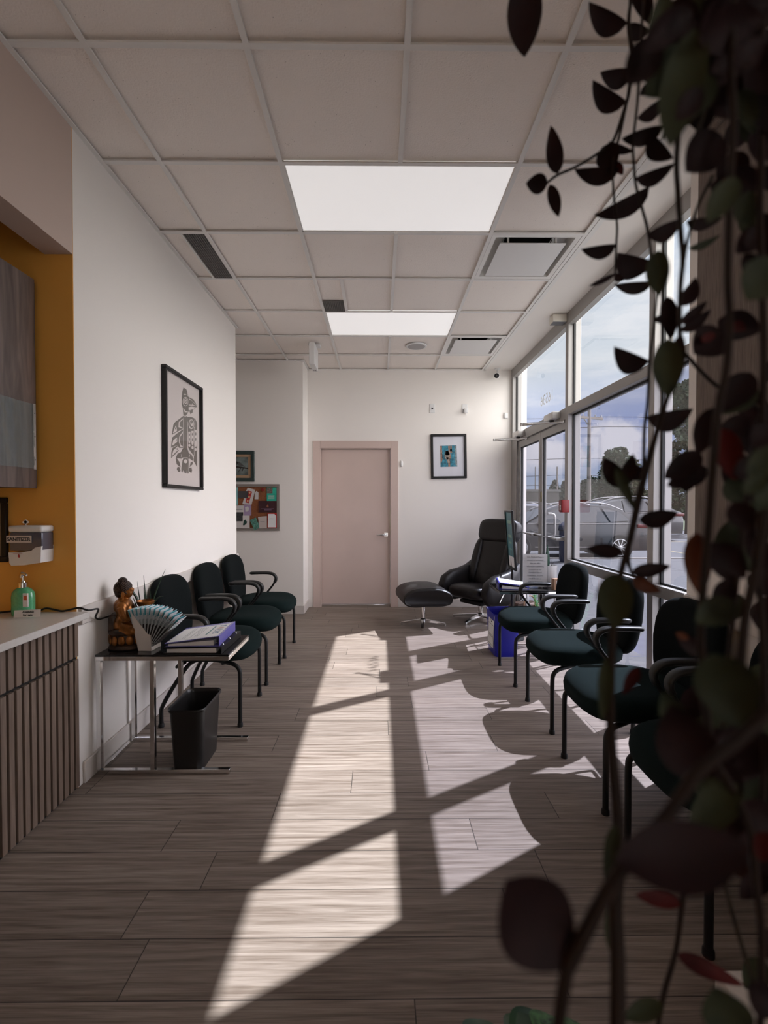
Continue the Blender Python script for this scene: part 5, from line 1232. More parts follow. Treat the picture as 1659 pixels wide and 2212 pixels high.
def make_car(name, label, loc, rz, paint, sc_=1.0, hatch=True):
    """length along local X, nose towards -X"""
    t = thing(name, label, 'car', loc, rz)
    t.scale = (sc_, sc_, sc_)
    side = [(-2.15, 0.30), (-2.18, 0.50), (-2.10, 0.68), (-1.75, 0.83), (-1.15, 0.93), (-0.55, 1.28), (-0.15, 1.42), (0.45, 1.46), (1.05, 1.42), (1.55, 1.27), (1.88, 1.06), (2.10, 0.98), (2.17, 0.75), (2.15, 0.38), (2.05, 0.26)]
    w = [0.72, 0.80, 0.84, 0.86, 0.84, 0.66, 0.60, 0.59, 0.60, 0.66, 0.76, 0.82, 0.84, 0.82, 0.76]
    # body as stations along x
    b = B(); st = []
    xs = [-2.18, -2.10, -1.75, -1.15, -0.85, -0.55, -0.15, 0.45, 1.05, 1.55, 1.88, 2.10, 2.17]
    top = [0.50, 0.68, 0.83, 0.93, 1.10, 1.28, 1.42, 1.46, 1.42, 1.27, 1.06, 0.98, 0.75]
    for x, z in zip(xs, top):
        belt = min(z, 0.93 + 0.04 * (x + 2) / 4); hw = 0.86 - 0.10 * (abs(x) / 2.18) ** 4; tw = hw - 0.02 if z <= belt + .02 else hw - 0.26 * min(1, (z - belt) / 0.5)
        st.append([(x, -hw + .04, 0.24), (x, -hw, 0.42), (x, -hw - 0.01, 0.68 if z > .7 else z * .9), (x, -hw + 0.02, belt), (x, -tw, z - 0.02), (x, -tw + .12, z), (x, tw - .12, z), (x, tw, z - 0.02), (x, hw - .02, belt), (x, hw + .01, 0.68 if z > .7 else z * .9), (x, hw, 0.42), (x, hw - .04, 0.24)])
    b.loft(st); b.build('car_body', paint, t, ang=35)
    GLB = mat('dark car glass', (0.02, 0.022, 0.026), 0.06, coat=0.5)
    for s_ in (-1, 1):
        b = B()
        for quad in ([(-0.92, 0.965), (-0.45, 1.27), (0.05, 1.385), (0.05, 0.98)], [(0.12, 0.98), (0.12, 1.39), (0.85, 1.375), (1.02, 1.0)], [(1.08, 1.0), (0.93, 1.365), (1.38, 1.25), (1.60, 1.03)]):
            pts = []
            for x, z in quad:
                f_ = min(1, (z - 0.95) / 0.5); pts.append((x, s_ * (0.875 - 0.245 * f_ - 0.02 * 0), z))
            b.prism(pts, (0, s_ * 0.006, 0))
        b.build('side_glass', GLB, t, smooth=False)
    b = B(); b.face([(-1.12, -0.74, 0.965), (-1.12, 0.74, 0.965), (-0.50, 0.60, 1.325), (-0.50, -0.60, 1.325)]); b.build('windscreen', GLB, t, smooth=False)
    for s_ in (-1, 1): b = B(); b.tube(smooth_pts([(-0.60, s_ * 0.60, 1.30), (-0.10, s_ * 0.585, 1.46), (0.5, s_ * 0.575, 1.505), (1.05, s_ * 0.585, 1.47), (1.5, s_ * 0.62, 1.30)]), 0.018, 8); b.build('roof_rail', ALU, t)
    for s_ in (-1, 1): b = B(); b.box(-1.1, s_ * 0.875 - 0.008, 0.955, 1.75, s_ * 0.875 + 0.008, 0.972); b.box(-0.9, s_ * 0.86 - 0.012, 0.33, 0.95, s_ * 0.86 + 0.012, 0.35); b.build('chrome_strip', ALU, t, smooth=False)
    for x in (-1.33, 1.33):
        for s_ in (-1, 1):
            M0 = Matrix.Translation((x, s_ * 0.80, 0.33)) @ Euler((R(-90 * s_), 0, 0)).to_matrix().to_4x4()
            b = B(); b.lathe([(0.20, 0.03), (0.20, -0.10), (0.30, -0.10), (0.33, -0.07), (0.33, 0.06), (0.30, 0.085), (0.215, 0.085)], seg=36, capb=False, capt=False, M=M0); wh = b.build('wheel', mat('tyre rubber', (0.012, 0.012, 0.012), 0.8), t)
            b = B(); b.lathe([(0.205, 0.070), (0.225, 0.075), (0.225, 0.088), (0.212, 0.090)], seg=36, capb=False, capt=False, M=M0)
            for k in range(10):
                a = 2 * PI * k / 10; M1 = M0 @ Euler((0, 0, a)).to_matrix().to_4x4(); b.box(0.03, -0.011, 0.068, 0.215, 0.011, 0.084, M=M1)
            b.lathe([(0.05, 0.06), (0.05, 0.088), (0.02, 0.092)], seg=16, M=M0)
            b.build('rim', mat('light alloy', (0.55, 0.55, 0.55), 0.3, 0.7), wh)
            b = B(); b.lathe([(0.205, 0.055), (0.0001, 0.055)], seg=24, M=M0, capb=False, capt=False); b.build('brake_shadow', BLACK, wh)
    for s_ in (-1, 1): b = B(); b.box(1.80, s_ * 0.74 - 0.10, 0.84, 2.16, s_ * 0.74 + 0.10, 0.93, 0.02, 2); b.build('tail_lamp', mat('dark red lamp', (0.12, 0.004, 0.004), 0.4), t)
    for s_ in (-1, 1):
        b = B(); b.box(-2.16, s_ * 0.68 - 0.12, 0.62, -1.9, s_ * 0.68 + 0.12, 0.72, 0.02, 2); b.build('headlamp', mat('lamp grey', (0.3, 0.3, 0.32), 0.15, 0.5), t)
        b = B(); b.sup((-0.75, s_ * 0.97, 0.99), (0.16, 0.20, 0.13), 0.6); b.build('wing_mirror', paint, t)
    return t
make_car('hatchback_car', 'dark grey hatchback parked side-on beyond the entrance glass', (4.95, 13.0, -0.12), 0, mat('dark grey metallic paint', (0.030, 0.028, 0.028), 0.35, 0.1, coat=0.25))
make_car('silver_car', 'pale silver car parked behind the dark hatchback', (4.6, 16.6, -0.12), 0, mat('silver car paint', (0.25, 0.25, 0.27), 0.25, 0.4, coat=0.8), 1.02)
make_car('grey_van', 'grey vehicle parked furthest back, near the leafy tree', (9.6, 19.5, -0.12), 0, mat('grey car paint', (0.07, 0.072, 0.075), 0.25, 0.3, coat=0.8), 1.18)

# sandwich board and litter post outside
t = thing('litter_bin', 'dark navy cylindrical bin outside behind the glass entrance door', 'litter bin', (4.42, 11.0, -0.02))
b = B(); b.lathe([(0.15, 0), (0.17, 0.06), (0.17, 0.72), (0.19, 0.76), (0.18, 0.86), (0.08, 0.95), (0.0001, 0.96)], seg=28, capt=False); b.build('bin_body', mat('navy metal', (0.012, 0.018, 0.045), 0.4), t)
b = B(); b.lathe([(0.193, 0.735), (0.195, 0.75), (0.193, 0.765)], seg=28, capb=False, capt=False); b.build('rim_band', BLACK, t)
# utility poles and wires
WP = mat('grey wooden pole', (0.22, 0.19, 0.175), 0.9)
def upole(x, y, h, label, r=0.13):
    t = thing('utility_pole', label, 'utility pole', (x, y, -0.12), R(20), 'utility poles beyond the car park')
    b = B(); b.lathe([(r, 0), (r * .7, h)], seg=14); b.build('pole', WP, t)
    if h < 7: return t
    b = B(); b.box(-1.1, -0.06, h - 0.9, 1.1, 0.06, h - 0.76); b.tube([(-0.5, 0, h - 0.85), (0, 0, h - 1.4)], 0.03, 6); b.build('cross_arm', WP, t)
    b = B()
    for q in (-1.0, -0.5, 0.5, 1.0): b.lathe([(0.04, h - 0.76), (0.05, h - 0.66), (0.02, h - 0.58)], (q, 0, 0), 8)
    b.build('insulator', mat('insulator grey', (0.3, 0.3, 0.3), 0.4), t)
    return t
upole(13.55, 30.2, 7.9, 'tall wooden utility pole rising beyond the car park in the middle window', 0.14)
upole(17.5, 46, 5.2, 'distant thin utility pole seen through the nearer door glass', 0.10)
upole(20.2, 50, 5.4, 'distant thin utility pole right beside the door mullion', 0.10)
upole(22.0, 66, 6.8, 'very distant thin utility pole above the low dark building', 0.10)
for k, (za, zb, y, lb) in enumerate(((7.2, 7.1, 30.2, 'topmost overhead wire sagging across the sky in the windows'), (6.55, 6.45, 30.2, 'second overhead wire below the topmost one'), (4.9, 4.7, 34, 'third overhead wire level with the tree crown'), (3.9, 3.7, 38, 'fourth overhead wire just above the tree line'), (3.3, 3.1, 44, 'lowest overhead wire above the far roofs'))):
    L = [Vector((-6 + 50 * i / 24, y + 0.05 * i, za + (zb - za) * i / 24 - 0.5 * math.sin(PI * ((i * 50 / 24) % 22) / 22) * 0.6)) for i in range(25)]
    b = B(); b.tube(L, 0.018, 4)
    tag(b.build('overhead_wire', mat('wire grey', (0.03, 0.03, 0.03), 1.0, spec=0.0)), lb, 'wire', 'overhead wires')

# trees
random.seed(11)
def tree(name, label, x, y, h, r, m, n=1500, ls=0.16, trunk=0.3, conif=False, group=None):
    t = thing(name, label, 'tree', (x, y, -0.12), 0, group)
    b = B(); b.tube([(0, 0, 0), (0.03 * r, 0, h * .35), (-0.03 * r, 0.02, h * .7), (0, 0, h * .93)], [0.07 * r, 0.05 * r, 0.03 * r, 0.008 * r], 8)
    for k in range(12):
        z = h * (0.3 + 0.5 * k / 12); a = k * 2.4; rr = r * 0.7 * (1 - k / 16); b.tube([(0, 0, z), (rr * math.cos(a) * .6, rr * math.sin(a) * .6, z + rr * .35), (rr * math.cos(a), rr * math.sin(a), z + rr * .8)], [0.025 * r, 0.015 * r, 0.005 * r], 5)
    b.build('trunk', mat('tree bark', (0.07, 0.055, 0.045), 0.9), t)
    vs = []; fs = []; cl = []
    for k in range(46 if not conif else 30):
        u_ = (k + .5) / (46 if not conif else 30); a = k * 2.39996
        if conif: rr = r * (1 - u_) * 0.75; z = h * (0.14 + 0.84 * u_); cr = r * 0.30 * (1.15 - u_)
        else: rr = r * (math.sin(PI * (0.10 + 0.86 * u_ ** 0.85)) ** 0.8) * 0.72 * random.uniform(.5, 1.05); z = h * (0.26 + 0.68 * u_); cr = r * random.uniform(.20, .34) * (1.1 - .45 * u_)
        cl.append((Vector((rr * math.cos(a), rr * math.sin(a), z)), cr))
    for k in range(n):
        c0, cr = random.choice(cl); q = Vector((random.gauss(0, 1), random.gauss(0, 1), random.gauss(0, 1))).normalized() * cr * random.random() ** 0.4
        c = c0 + q
        d1 = Vector((random.gauss(0, 1), random.gauss(0, 1), random.gauss(0, .7))).normalized() * ls; d2 = d1.cross(Vector((random.gauss(0, 1), random.gauss(0, 1), random.gauss(0, 1)))).normalized() * ls * .5
        i0 = len(vs); vs += [c - d1, c + d2, c + d1, c - d2]; fs.append((i0, i0 + 1, i0 + 2, i0 + 3))
    me = bpy.data.meshes.new('foliage'); me.from_pydata([tuple(v) for v in vs], [], fs); me.materials.append(m)
    o = bpy.data.objects.new('foliage', me); C.objects.link(o); o.parent = t
LF1 = mat('grey green leaves', (0.05, 0.08, 0.035), 0.7, var=(2, 0.4)); LF2 = mat('deep green leaves', (0.032, 0.055, 0.028), 0.7, var=(2, 0.4))
tree('leafy_tree', 'tall leafy tree filling the narrow window beside the blind', 15.1, 22.8, 7.9, 1.75, LF1, 8000, 0.13)
tree('leafy_tree', 'broad leafy tree behind the dark hatchback in the middle window', 11.9, 23.3, 4.45, 1.45, LF1, 6000, 0.12)
tree('leafy_tree', 'small bushy tree at the foot of the tall utility pole', 15.9, 35, 3.5, 1.8, LF2, 2500, 0.16)
tree('conifer', 'dark conifer in the tree line seen through the nearer door glass', 22.5, 60, 4.6, 2.0, LF2, 1500, 0.3, conif=True, group='trees in the far tree line')
tree('conifer', 'dark pointed conifer in the tree line just left of the door mullion', 19.0, 48, 3.9, 1.2, LF2, 1200, 0.25, conif=True, group='trees in the far tree line')
vs = []; fs = []
for k in range(26000):
    x = random.uniform(6, 75); y = 44 + random.random() * 3 + (x - 6) * -0.12; z = (1.9 + 0.5 * math.sin(x * .8) + 0.4 * math.sin(x * 2.3 + 1)) * random.random() ** .6
    c = Vector((x, y, z - .1)); d1 = Vector((random.gauss(0, 1), random.gauss(0, 1), random.gauss(0, .7))).normalized() * .3; d2 = d1.cross(Vector((random.gauss(0, 1), random.gauss(0, 1), random.gauss(0, 1)))).normalized() * .18
    i0 = len(vs); vs += [c - d1, c + d2, c + d1, c - d2]; fs.append((i0, i0 + 1, i0 + 2, i0 + 3))
me = bpy.data.meshes.new('hedge_foliage'); me.from_pydata([tuple(v) for v in vs], [], fs); me.materials.append(LF2)
o = bpy.data.objects.new('tree_line', me); C.objects.link(o); tag(o, 'continuous low green tree line along the far edge of the car park', 'tree line', kind='stuff')
t = thing('low_building', 'low dark flat-roofed building beyond the far door leaf', 'building', (12.0, 42.5, -0.12))
b = B(); b.box(-7, -3, 0, 3.2, 3, 2.55); b.build('wall', mat('brown grey cladding', (0.11, 0.10, 0.095), 0.8), t, smooth=False)
b = B(); b.box(-7.1, -3.1, 2.55, 3.3, 3.1, 2.75); b.build('roof', mat('roof grey', (0.16, 0.15, 0.15), 0.8), t, smooth=False)

# ================================================================== FOREGROUND VINES
LR = mat('dark purple leaf', (0.012, 0.0045, 0.005), 0.6, var=(30, 0.4), spec=0.12); LG = mat('dusky green leaf', (0.026, 0.031, 0.017), 0.6, var=(25, 0.5), spec=0.15)
LRR = mat('wine red leaf', (0.045, 0.005, 0.005), 0.6, var=(30, 0.5), spec=0.12); LO = mat('rust red leaf', (0.075, 0.022, 0.010), 0.6, var=(30, 0.5), spec=0.12)
STM = mat('dark red brown stem', (0.016, 0.010, 0.008), 0.6, spec=0.15); STG = mat('dusky stem', (0.020, 0.016, 0.011), 0.6, spec=0.15)
vp = thing('hanging_vine_plant', 'dark trailing vine plant with purple and green leaves hanging in front of the window chairs', 'hanging plant', (0.42, 0.42, 2.10))
_vo = Vector((0.42, 0.42, 2.10))
b = B(); b.lathe([(0.09, -0.14), (0.14, 0.0), (0.15, 0.005), (0.135, 0.01), (0.12, -0.03)], seg=32); b.build('pot', mat('dark pot', (0.03, 0.025, 0.022), 0.5), vp)
for k in range(3):
    a = 2 * PI * k / 3; b = B(); b.tube([(0.14 * math.cos(a), 0.14 * math.sin(a), 0), (0, 0, 0.90)], 0.002, 5); b.build('hanger_cord', BLACK, vp)
def vine(pts, m=STM):
    """pts: (px, py, depth, width px)"""
    P = [at(x, y, d) for x, y, d, w in pts]; rr = [w * d / FPX / 2 for x, y, d, w in pts]
    n = 5; SP = smooth_pts(P, n); RR = []
    for i in range(len(rr) - 1): RR += [rr[i] + (rr[i + 1] - rr[i]) * k / n for k in range(n)]
    RR.append(rr[-1])
    b = B(); b.tube([p - _vo for p in SP], RR, 8); return b.build('vine', m, vp)
V = {}
V['a'] = vine([(1360, -60, .50, 8), (1362, 0, .50, 8), (1358, 55, .50, 8), (1366, 130, .50, 9), (1358, 200, .50, 8), (1351, 228, .50, 7), (1327, 300, .50, 7), (1307, 319, .50, 7), (1285, 336, .50, 6), (1241, 362, .50, 6), (1204, 378, .50, 6), (1180, 397, .50, 5)])
V['b'] = vine([(1358, 200, .50, 6), (1351, 235, .50, 6), (1338, 294, .50, 6), (1327, 330, .50, 6), (1323, 367, .50, 5), (1327, 433, .50, 5), (1333, 488, .50, 5), (1331, 532, .50, 5), (1329, 592, .50, 5)])
V['c'] = vine([(1395, -60, .44, 6), (1386, 60, .44, 6), (1382, 147, .44, 6), (1377, 220, .44, 6), (1373, 257, .44, 6), (1367, 312, .44, 6), (1369, 352, .44, 6), (1373, 396, .44, 6), (1384, 440, .44, 6), (1399, 496, .44, 6), (1408, 560, .44, 5)])
V['d'] = vine([(1500, -80, .34, 12), (1480, 150, .34, 12), (1462, 330, .34, 11), (1465, 422, .34, 11), (1470, 496, .34, 11), (1475, 560, .34, 11), (1470, 620, .34, 10), (1468, 703, .34, 10), (1472, 795, .34, 11), (1442, 858, .34, 11), (1421, 925, .34, 12), (1402, 993, .34, 14), (1380, 1077, .34, 16), (1362, 1160, .33, 15), (1342, 1235, .32, 14), (1330, 1300, .31, 15), (1322, 1400, .30, 17), (1318, 1500, .29, 19), (1322, 1620, .28, 21), (1334, 1760, .27, 24), (1336, 1860, .26, 26), (1330, 1960, .25, 30), (1334, 2080, .24, 32), (1334, 2290, .23, 34)])
V['e'] = vine([(1430, 560, .42, 6), (1417, 654, .42, 6), (1412, 708, .42, 6), (1403, 790, .42, 6), (1399, 871, .42, 7), (1392, 925, .42, 7), (1390, 1001, .41, 7), (1382, 1075, .40, 7)])
V['f'] = vine([(1378, 1090, .40, 6), (1362, 1170, .40, 7), (1358, 1215, .40, 8), (1368, 1245, .40, 6)])
V['g'] = vine([(1585, -80, .24, 16), (1580, 149, .24, 16), (1584, 271, .24, 16), (1578, 380, .24, 16), (1572, 596, .24, 15), (1576, 700, .24, 15), (1568, 803, .24, 16), (1553, 871, .24, 17), (1545, 952, .24, 17), (1537, 1040, .24, 17), (1532, 1115, .24, 17), (1525, 1200, .24, 17), (1516, 1313, .24, 17), (1515, 1420, .24, 17), (1526, 1540, .24, 17), (1545, 1640, .24, 16), (1591, 1720, .24, 15), (1622, 1800, .24, 16), (1632, 1898, .24, 16), (1646, 2035, .24, 16), (1640, 2290, .24, 16)])
V['h'] = vine([(1455, 745, .38, 7), (1480, 765, .38, 8), (1548, 833, .38, 9), (1640, 880, .38, 10), (1720, 925, .38, 10)])
V['i'] = vine([(1640, 900, .30, 12), (1618, 1050, .30, 12), (1596, 1211, .30, 12), (1575, 1403, .30, 11), (1560, 1500, .30, 10)])
V['j'] = vine([(1655, 1100, .22, 20), (1634, 1222, .22, 20), (1610, 1335, .22, 19), (1600, 1437, .22, 18), (1590, 1560, .22, 15)])
V['k'] = vine([(1650, -80, .28, 14), (1646, 298, .28, 14), (1642, 461, .28, 14), (1650, 800, .28, 14), (1640, 1180, .28, 14), (1652, 1500, .28, 14), (1645, 1800, .28, 12)])
V['l'] = vine([(1720, 1480, .18, 26), (1659, 1540, .18, 26), (1598, 1597, .18, 26), (1511, 1665, .18, 27), (1443, 1760, .18, 28), (1329, 1898, .18, 30), (1236, 2070, .18, 32), (1222, 2110, .18, 30), (1205, 2230, .18, 28), (1200, 2320, .18, 26)])
V['m'] = vine([(1496, 1800, .32, 10), (1484, 1877, .32, 11), (1474, 1949, .32, 12), (1460, 2053, .32, 11), (1436, 2139, .32, 11), (1422, 2212, .32, 10), (1410, 2300, .32, 10)])
V['n'] = vine([(1530, -80, .30, 12), (1535, 120, .30, 11), (1520, 240, .30, 10), (1500, 300, .30, 8)], STG)
V['o'] = vine([(1460, -80, .36, 8), (1466, 120, .36, 8), (1440, 260, .36, 7), (1432, 300, .36, 6)], STG)
V['p'] = vine([(1540, 380, .36, 7), (1510, 440, .36, 7), (1485, 520, .36, 7), (1478, 560, .36, 7)], STG)
V['q'] = vine([(1560, 1560, .30, 8), (1572, 1700, .30, 9), (1560, 1860, .30, 9), (1590, 2000, .30, 9), (1640, 2160, .30, 9)], STG)
LQ = {}
def leaf_(px0, py0, px1, py1, wl, wr, d, m, parent=None, cup=0.25, tilt=0.0, pk=0.42):
    """leaf from stalk pixel to tip pixel; wl / wr are the widths to either side in pixels"""
    A = at(px0, py0, d); Z = at(px1, py1, d * (1 + tilt)); ax = Z - A; Ln = ax.length; ax.normalize()
    vd = (A - _co).normalized(); sd = ax.cross(vd).normalized(); nm = sd.cross(ax).normalized()
    if nm.dot(vd) < 0: pass
    n = 12; vs = []; fs = []; s_ = d / FPX
    cols = (-1, -.55, 0, .55, 1)
    for i in range(n + 1):
        u_ = i / n
        f_ = (math.sin(PI * u_ ** (math.log(.5) / math.log(pk)))) ** 0.78 if 0 < u_ < 1 else 0
        for c_ in cols:
            w = (wr if c_ < 0 else wl) * s_ * f_ * c_
            p = A + ax * (Ln * u_) + sd * w - nm * (cup * abs(w) * abs(c_)) + nm * (0.10 * Ln * math.sin(PI * u_))
            vs.append(p - _vo)
    k = len(cols)
    for i in range(n):
        for j in range(k - 1): fs.append((i * k + j, i * k + j + 1, (i + 1) * k + j + 1, (i + 1) * k + j))
    LQ.setdefault((parent or 'g', m.name), []).append((vs, fs, m))
D = [ # a: upper left strand
 ('a', 1133, -60, 1133, 124, 37, 37, .46, LR, .3), ('a', 1356, 50, 1272, 4, 36, 4, .50, LR, .3), ('a', 1362, -10, 1402, 52, 28, 6, .50, LR, .3), ('a', 1362, 50, 1404, 66, 4, 24, .5, LR, .3),
 ('a', 1368, 150, 1296, 156, 32, 4, .5, LR, .3), ('a', 1355, 220, 1280, 172, 36, 2, .5, LR, .3), ('c', 1384, 160, 1448, 134, 3, 24, .44, LR, .3), ('c', 1408, 172, 1442, 195, 3, 18, .44, LR, .3), ('c', 1407, 178, 1382, 206, 12, 8, .44, LR, .3),
 ('c', 1376, 256, 1440, 205, 4, 24, .44, LR, .3), ('c', 1432, 272, 1342, 300, 26, 6, .44, LR, .3), ('b', 1315, 305, 1370, 326, 2, 16, .5, LR, .3), ('b', 1300, 318, 1330, 362, 24, 24, .5, LR, .3), ('b', 1340, 362, 1240, 365, 32, 2, .5, LR, .3),
 ('b', 1330, 350, 1346, 378, 8, 8, .5, LRR, .3),
 ('a', 1204, 376, 1190, 270, 18, 18, .5, LR, .2), ('a', 1183, 398, 1136, 396, 19, 19, .5, LR, .2), ('a', 1187, 398, 1207, 469, 14, 12, .5, LR, .2),
 ('c', 1407, 290, 1455, 342, 4, 30, .44, LR, .3), ('c', 1372, 385, 1458, 352, 3, 28, .44, LR, .3), ('b', 1403, 402, 1283, 465, 36, 2, .5, LR, .3),
 ('b', 1331, 527, 1255, 538, 26, 2, .5, LR, .3), ('b', 1334, 546, 1418, 566, 2, 46, .5, LR, .3), ('b', 1330, 590, 1272, 618, 8, 3, .5, LR, .1), ('b', 1410, 608, 1326, 614, 24, 2, .5, LR, .3), ('b', 1329, 590, 1350, 604, 3, 12, .5, LR, .3),
 ('d', 1398, 508, 1476, 470, 6, 30, .40, LR, .3), ('d', 1482, 478, 1562, 470, 4, 22, .36, LR, .3), ('d', 1487, 536, 1558, 506, 2, 14, .36, LG, .3),
 ('o', 1438, -30, 1408, 172, 24, 24, .27, LG, .3), ('n', 1500, 60, 1448, 318, 44, 44, .24, LG, .3), ('d', 1420, 540, 1424, 640, 22, 24, .33, LG, .3), ('n', 1470, 120, 1440, 260, 30, 26, .30, LR, .3),
 ('g', 1560, 292, 1480, 372, 44, 44, .30, LR, .3), ('g', 1640, 405, 1532, 400, 38, 38, .30, LR, .3), ('g', 1560, 386, 1580, 400, 8, 8, .299, LRR, .2),
 ('d', 1465, 662, 1504, 598, 8, 26, .38, LR, .3), ('e', 1412, 692, 1458, 672, 6, 14, .42, LR, .3), ('d', 1470, 700, 1528, 650, 10, 14, .38, LR, .3), ('d', 1470, 716, 1536, 668, 8, 18, .38, LR, .3), ('d', 1440, 640, 1450, 735, 18, 16, .40, LR, .3),
 ('e', 1404, 780, 1326, 748, 42, 2, .42, LR, .3), ('d', 1442, 730, 1444, 862, 30, 30, .30, LG, .3), ('d', 1470, 720, 1452, 850, 16, 16, .33, LR, .3),
 ('h', 1560, 715, 1498, 765, 40, 38, .34, LR, .3), ('h', 1545, 722, 1512, 736, 10, 10, .338, LRR, .2), ('g', 1550, 692, 1645, 715, 30, 32, .34, LR, .3), ('g', 1580, 700, 1612, 712, 12, 12, .338, LRR, .2),
 ('k', 1690, 560, 1612, 650, 50, 50, .22, LG, .3), ('e', 1396, 902, 1498, 882, 5, 40, .42, LR, .3), ('g', 1540, 880, 1508, 982, 26, 24, .32, LR, .3), ('g', 1560, 925, 1590, 1040, 26, 26, .30, LRR, .3),
 ('g', 1512, 975, 1434, 1034, 30, 22, .36, LR, .3), ('g', 1528, 1010, 1440, 1050, 26, 20, .36, LR, .3), ('g', 1495, 1000, 1480, 1064, 22, 20, .37, LR, .3),
 ('d', 1350, 1052, 1304, 988, 24, 16, .40, LR, .3), ('d', 1346, 1050, 1368, 980, 14, 18, .39, LR, .3), ('d', 1390, 1010, 1346, 1028, 22, 12, .40, LR, .3), ('d', 1330, 1010, 1372, 1105, 12, 12, .28, LG, .3),
 ('f', 1380, 1124, 1465, 1106, 14, 26, .40, LR, .3), ('f', 1346, 1192, 1267, 1184, 18, 14, .40, LR, .3), ('f', 1364, 1237, 1449, 1222, 14, 17, .40, LR, .3), ('f', 1367, 1247, 1428, 1278, 10, 20, .40, LO, .3),
 ('d', 1326, 1238, 1330, 1360, 36, 36, .27, LG, .3), ('g', 1505, 1150, 1514, 1290, 24, 28, .30, LO, .3), ('g', 1540, 1170, 1582, 1262, 20, 26, .28, LR, .3), ('g', 1530, 1420, 1457, 1366, 18, 16, .30, LR, .3), ('g', 1488, 1380, 1459, 1367, 8, 8, .299, LO, .3),
 ('g', 1540, 1410, 1605, 1575, 62, 60, .20, LG, .3), ('l', 1510, 1690, 1450, 1520, 58, 58, .20, LR, .3), ('l', 1478, 1590, 1432, 1494, 28, 26, .23, LG, .3), ('l', 1620, 1830, 1325, 1858, 72, 62, .17, LR, .3, 0, .5),
 ('l', 1232, 2090, 1092, 1900, 92, 88, .18, LR, .2, 0, .5), ('m', 1474, 1950, 1372, 1933, 16, 14, .32, LRR, .3), ('m', 1462, 2062, 1610, 2130, 16, 18, .32, LRR, .3), ('m', 1432, 2168, 1346, 2200, 18, 18, .30, LG, .3),
 ('m', 1590, 2240, 1545, 2130, 50, 50, .22, LG, .3), ('d', 1332, 2075, 1322, 1950, 20, 16, .26, LG, .3), ('d', 1330, 1780, 1306, 1905, 16, 14, .25, LG, .3), ('g', 1380, 1440, 1345, 1500, 14, 12, .30, LRR, .3),
 ('d', 1310, 1420, 1300, 1560, 18, 14, .26, LG, .3), ('l', 1665, 1800, 1640, 1860, 24, 22, .22, LRR, .3)]
for q in D:
    leaf_(q[1], q[2], q[3], q[4], q[5], q[6], q[7], q[8], q[0], q[9], *(q[10:] if len(q) > 10 else ()))
random.seed(21)
strands = {'n': (1530, 40, .30), 'k': (1648, 600, .28), 'g': (1575, 500, .26), 'i': (1610, 1150, .30), 'j': (1620, 1300, .24), 'q': (1590, 1850, .30)}
def scatter(n, x0, x1, y0, y1, st, dr=(.22, .42), ms=(LR, LR, LR, LG), sz=(70, 120)):
    for k in range(n):
        x, y = random.uniform(x0, x1), random.uniform(y0, y1); d = random.uniform(*dr); a = random.uniform(0.15, 0.85) * PI * random.choice((1, 1, 1, -.3)); L = random.uniform(*sz); w = L * random.uniform(.2, .34)
        leaf_(x, y, x + L * math.cos(a), y + L * math.sin(a), w, w, d, random.choice(ms), random.choice(st), .3)
scatter(46, 1480, 1680, -60, 200, 'nkg', sz=(90, 170)); scatter(10, 1420, 1520, -60, 110, 'n', sz=(80, 150)); scatter(9, 1560, 1680, 200, 420, 'kg'); scatter(6, 1590, 1680, 430, 560, 'k'); scatter(11, 1600, 1690, 750, 1000, 'ki'); scatter(14, 1530, 1680, 930, 1120, 'gik')
scatter(12, 1575, 1680, 1120, 1300, 'ij'); scatter(14, 1560, 1690, 1400, 1620, 'ijq', sz=(90, 150)); scatter(14, 1560, 1690, 1600, 1820, 'q', sz=(90, 150)); scatter(6, 1610, 1690, 1820, 2212, 'q'); scatter(8, 1490, 1560, 1480, 1700, 'gl'); scatter(5, 1540, 1600, 1020, 1180, 'g')
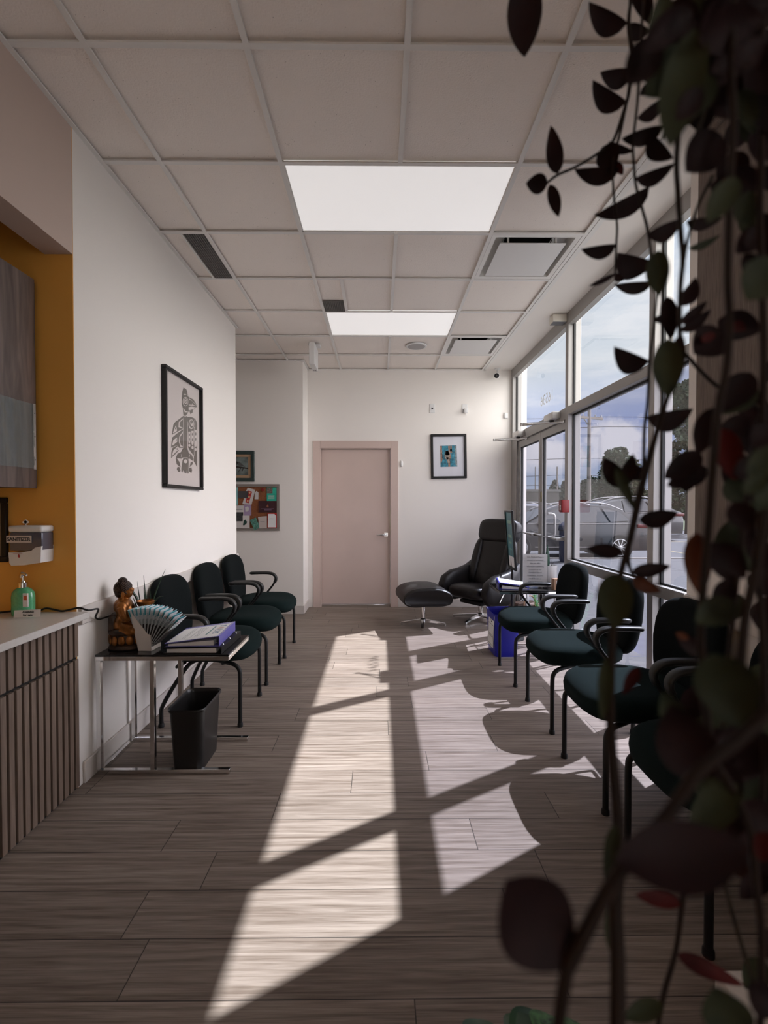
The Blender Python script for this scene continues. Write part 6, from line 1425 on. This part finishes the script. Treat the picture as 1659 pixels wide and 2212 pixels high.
for (st, mn), lst in LQ.items():
    vs = []; fs = []
    for v, f, m in lst:
        o_ = len(vs); vs += [tuple(p) for p in v]; fs += [tuple(i + o_ for i in q) for q in f]
    me = bpy.data.meshes.new('leaves'); me.from_pydata(vs, [], fs); me.polygons.foreach_set('use_smooth', [True] * len(me.polygons)); me.materials.append(m)
    o = bpy.data.objects.new('leaves', me); C.objects.link(o); o.parent = V[st]

# variegated plant whose top reaches the bottom edge of the picture
t = thing('variegated_plant', 'speckled green leafy plant in a tall pot standing on the floor below the vines', 'potted plant', (0.235, 0.74, 0))
b = B(); b.lathe([(0.10, 0), (0.12, 0.30), (0.125, 0.31), (0.11, 0.30)], seg=32); b.build('pot', WPLAST, t)
VG = mat('speckled green leaf', (0.05, 0.14, 0.04), 0.5, var=(90, 0.75)); VD = mat('plain dark green leaf', (0.02, 0.07, 0.025), 0.4)
random.seed(4)
for mi, m in enumerate((VG, VD)):
    b = B()
    for k in range(15):
        a = random.uniform(0, 2 * PI); el = random.uniform(.1, .9); Ln = random.uniform(.07, .11); c0 = Vector((random.uniform(-.07, .10), random.uniform(-.05, .06), random.uniform(0.36, 0.405)))
        ax = Vector((math.cos(a) * math.cos(el), math.sin(a) * math.cos(el), math.sin(el) * .5)); sd = ax.cross(Vector((0, 0, 1))).normalized(); rows = []
        for i in range(9):
            u_ = i / 8; w = 0.030 * math.sin(PI * min(.98, u_ * .96 + .03)) ** .8; c_ = c0 + ax * Ln * u_ + Vector((0, 0, -0.03 * u_ * u_))
            rows.append([b.bm.verts.new(c_ - sd * w + Vector((0, 0, 0.25 * w))), b.bm.verts.new(c_), b.bm.verts.new(c_ + sd * w + Vector((0, 0, 0.25 * w)))])
        for r0, r1 in zip(rows, rows[1:]):
            for j in range(2): b.bm.faces.new((r0[j], r0[j + 1], r1[j + 1], r1[j]))
    b.build('foliage', m, t, ang=180)
b = B()
for k in range(9): a = k * .7; b.tube([(0, 0, 0.25), (0.03 * math.cos(a), 0.03 * math.sin(a), 0.33), (0.06 * math.cos(a), 0.05 * math.sin(a), 0.385)], 0.003, 5)
b.build('stems', VD, t)
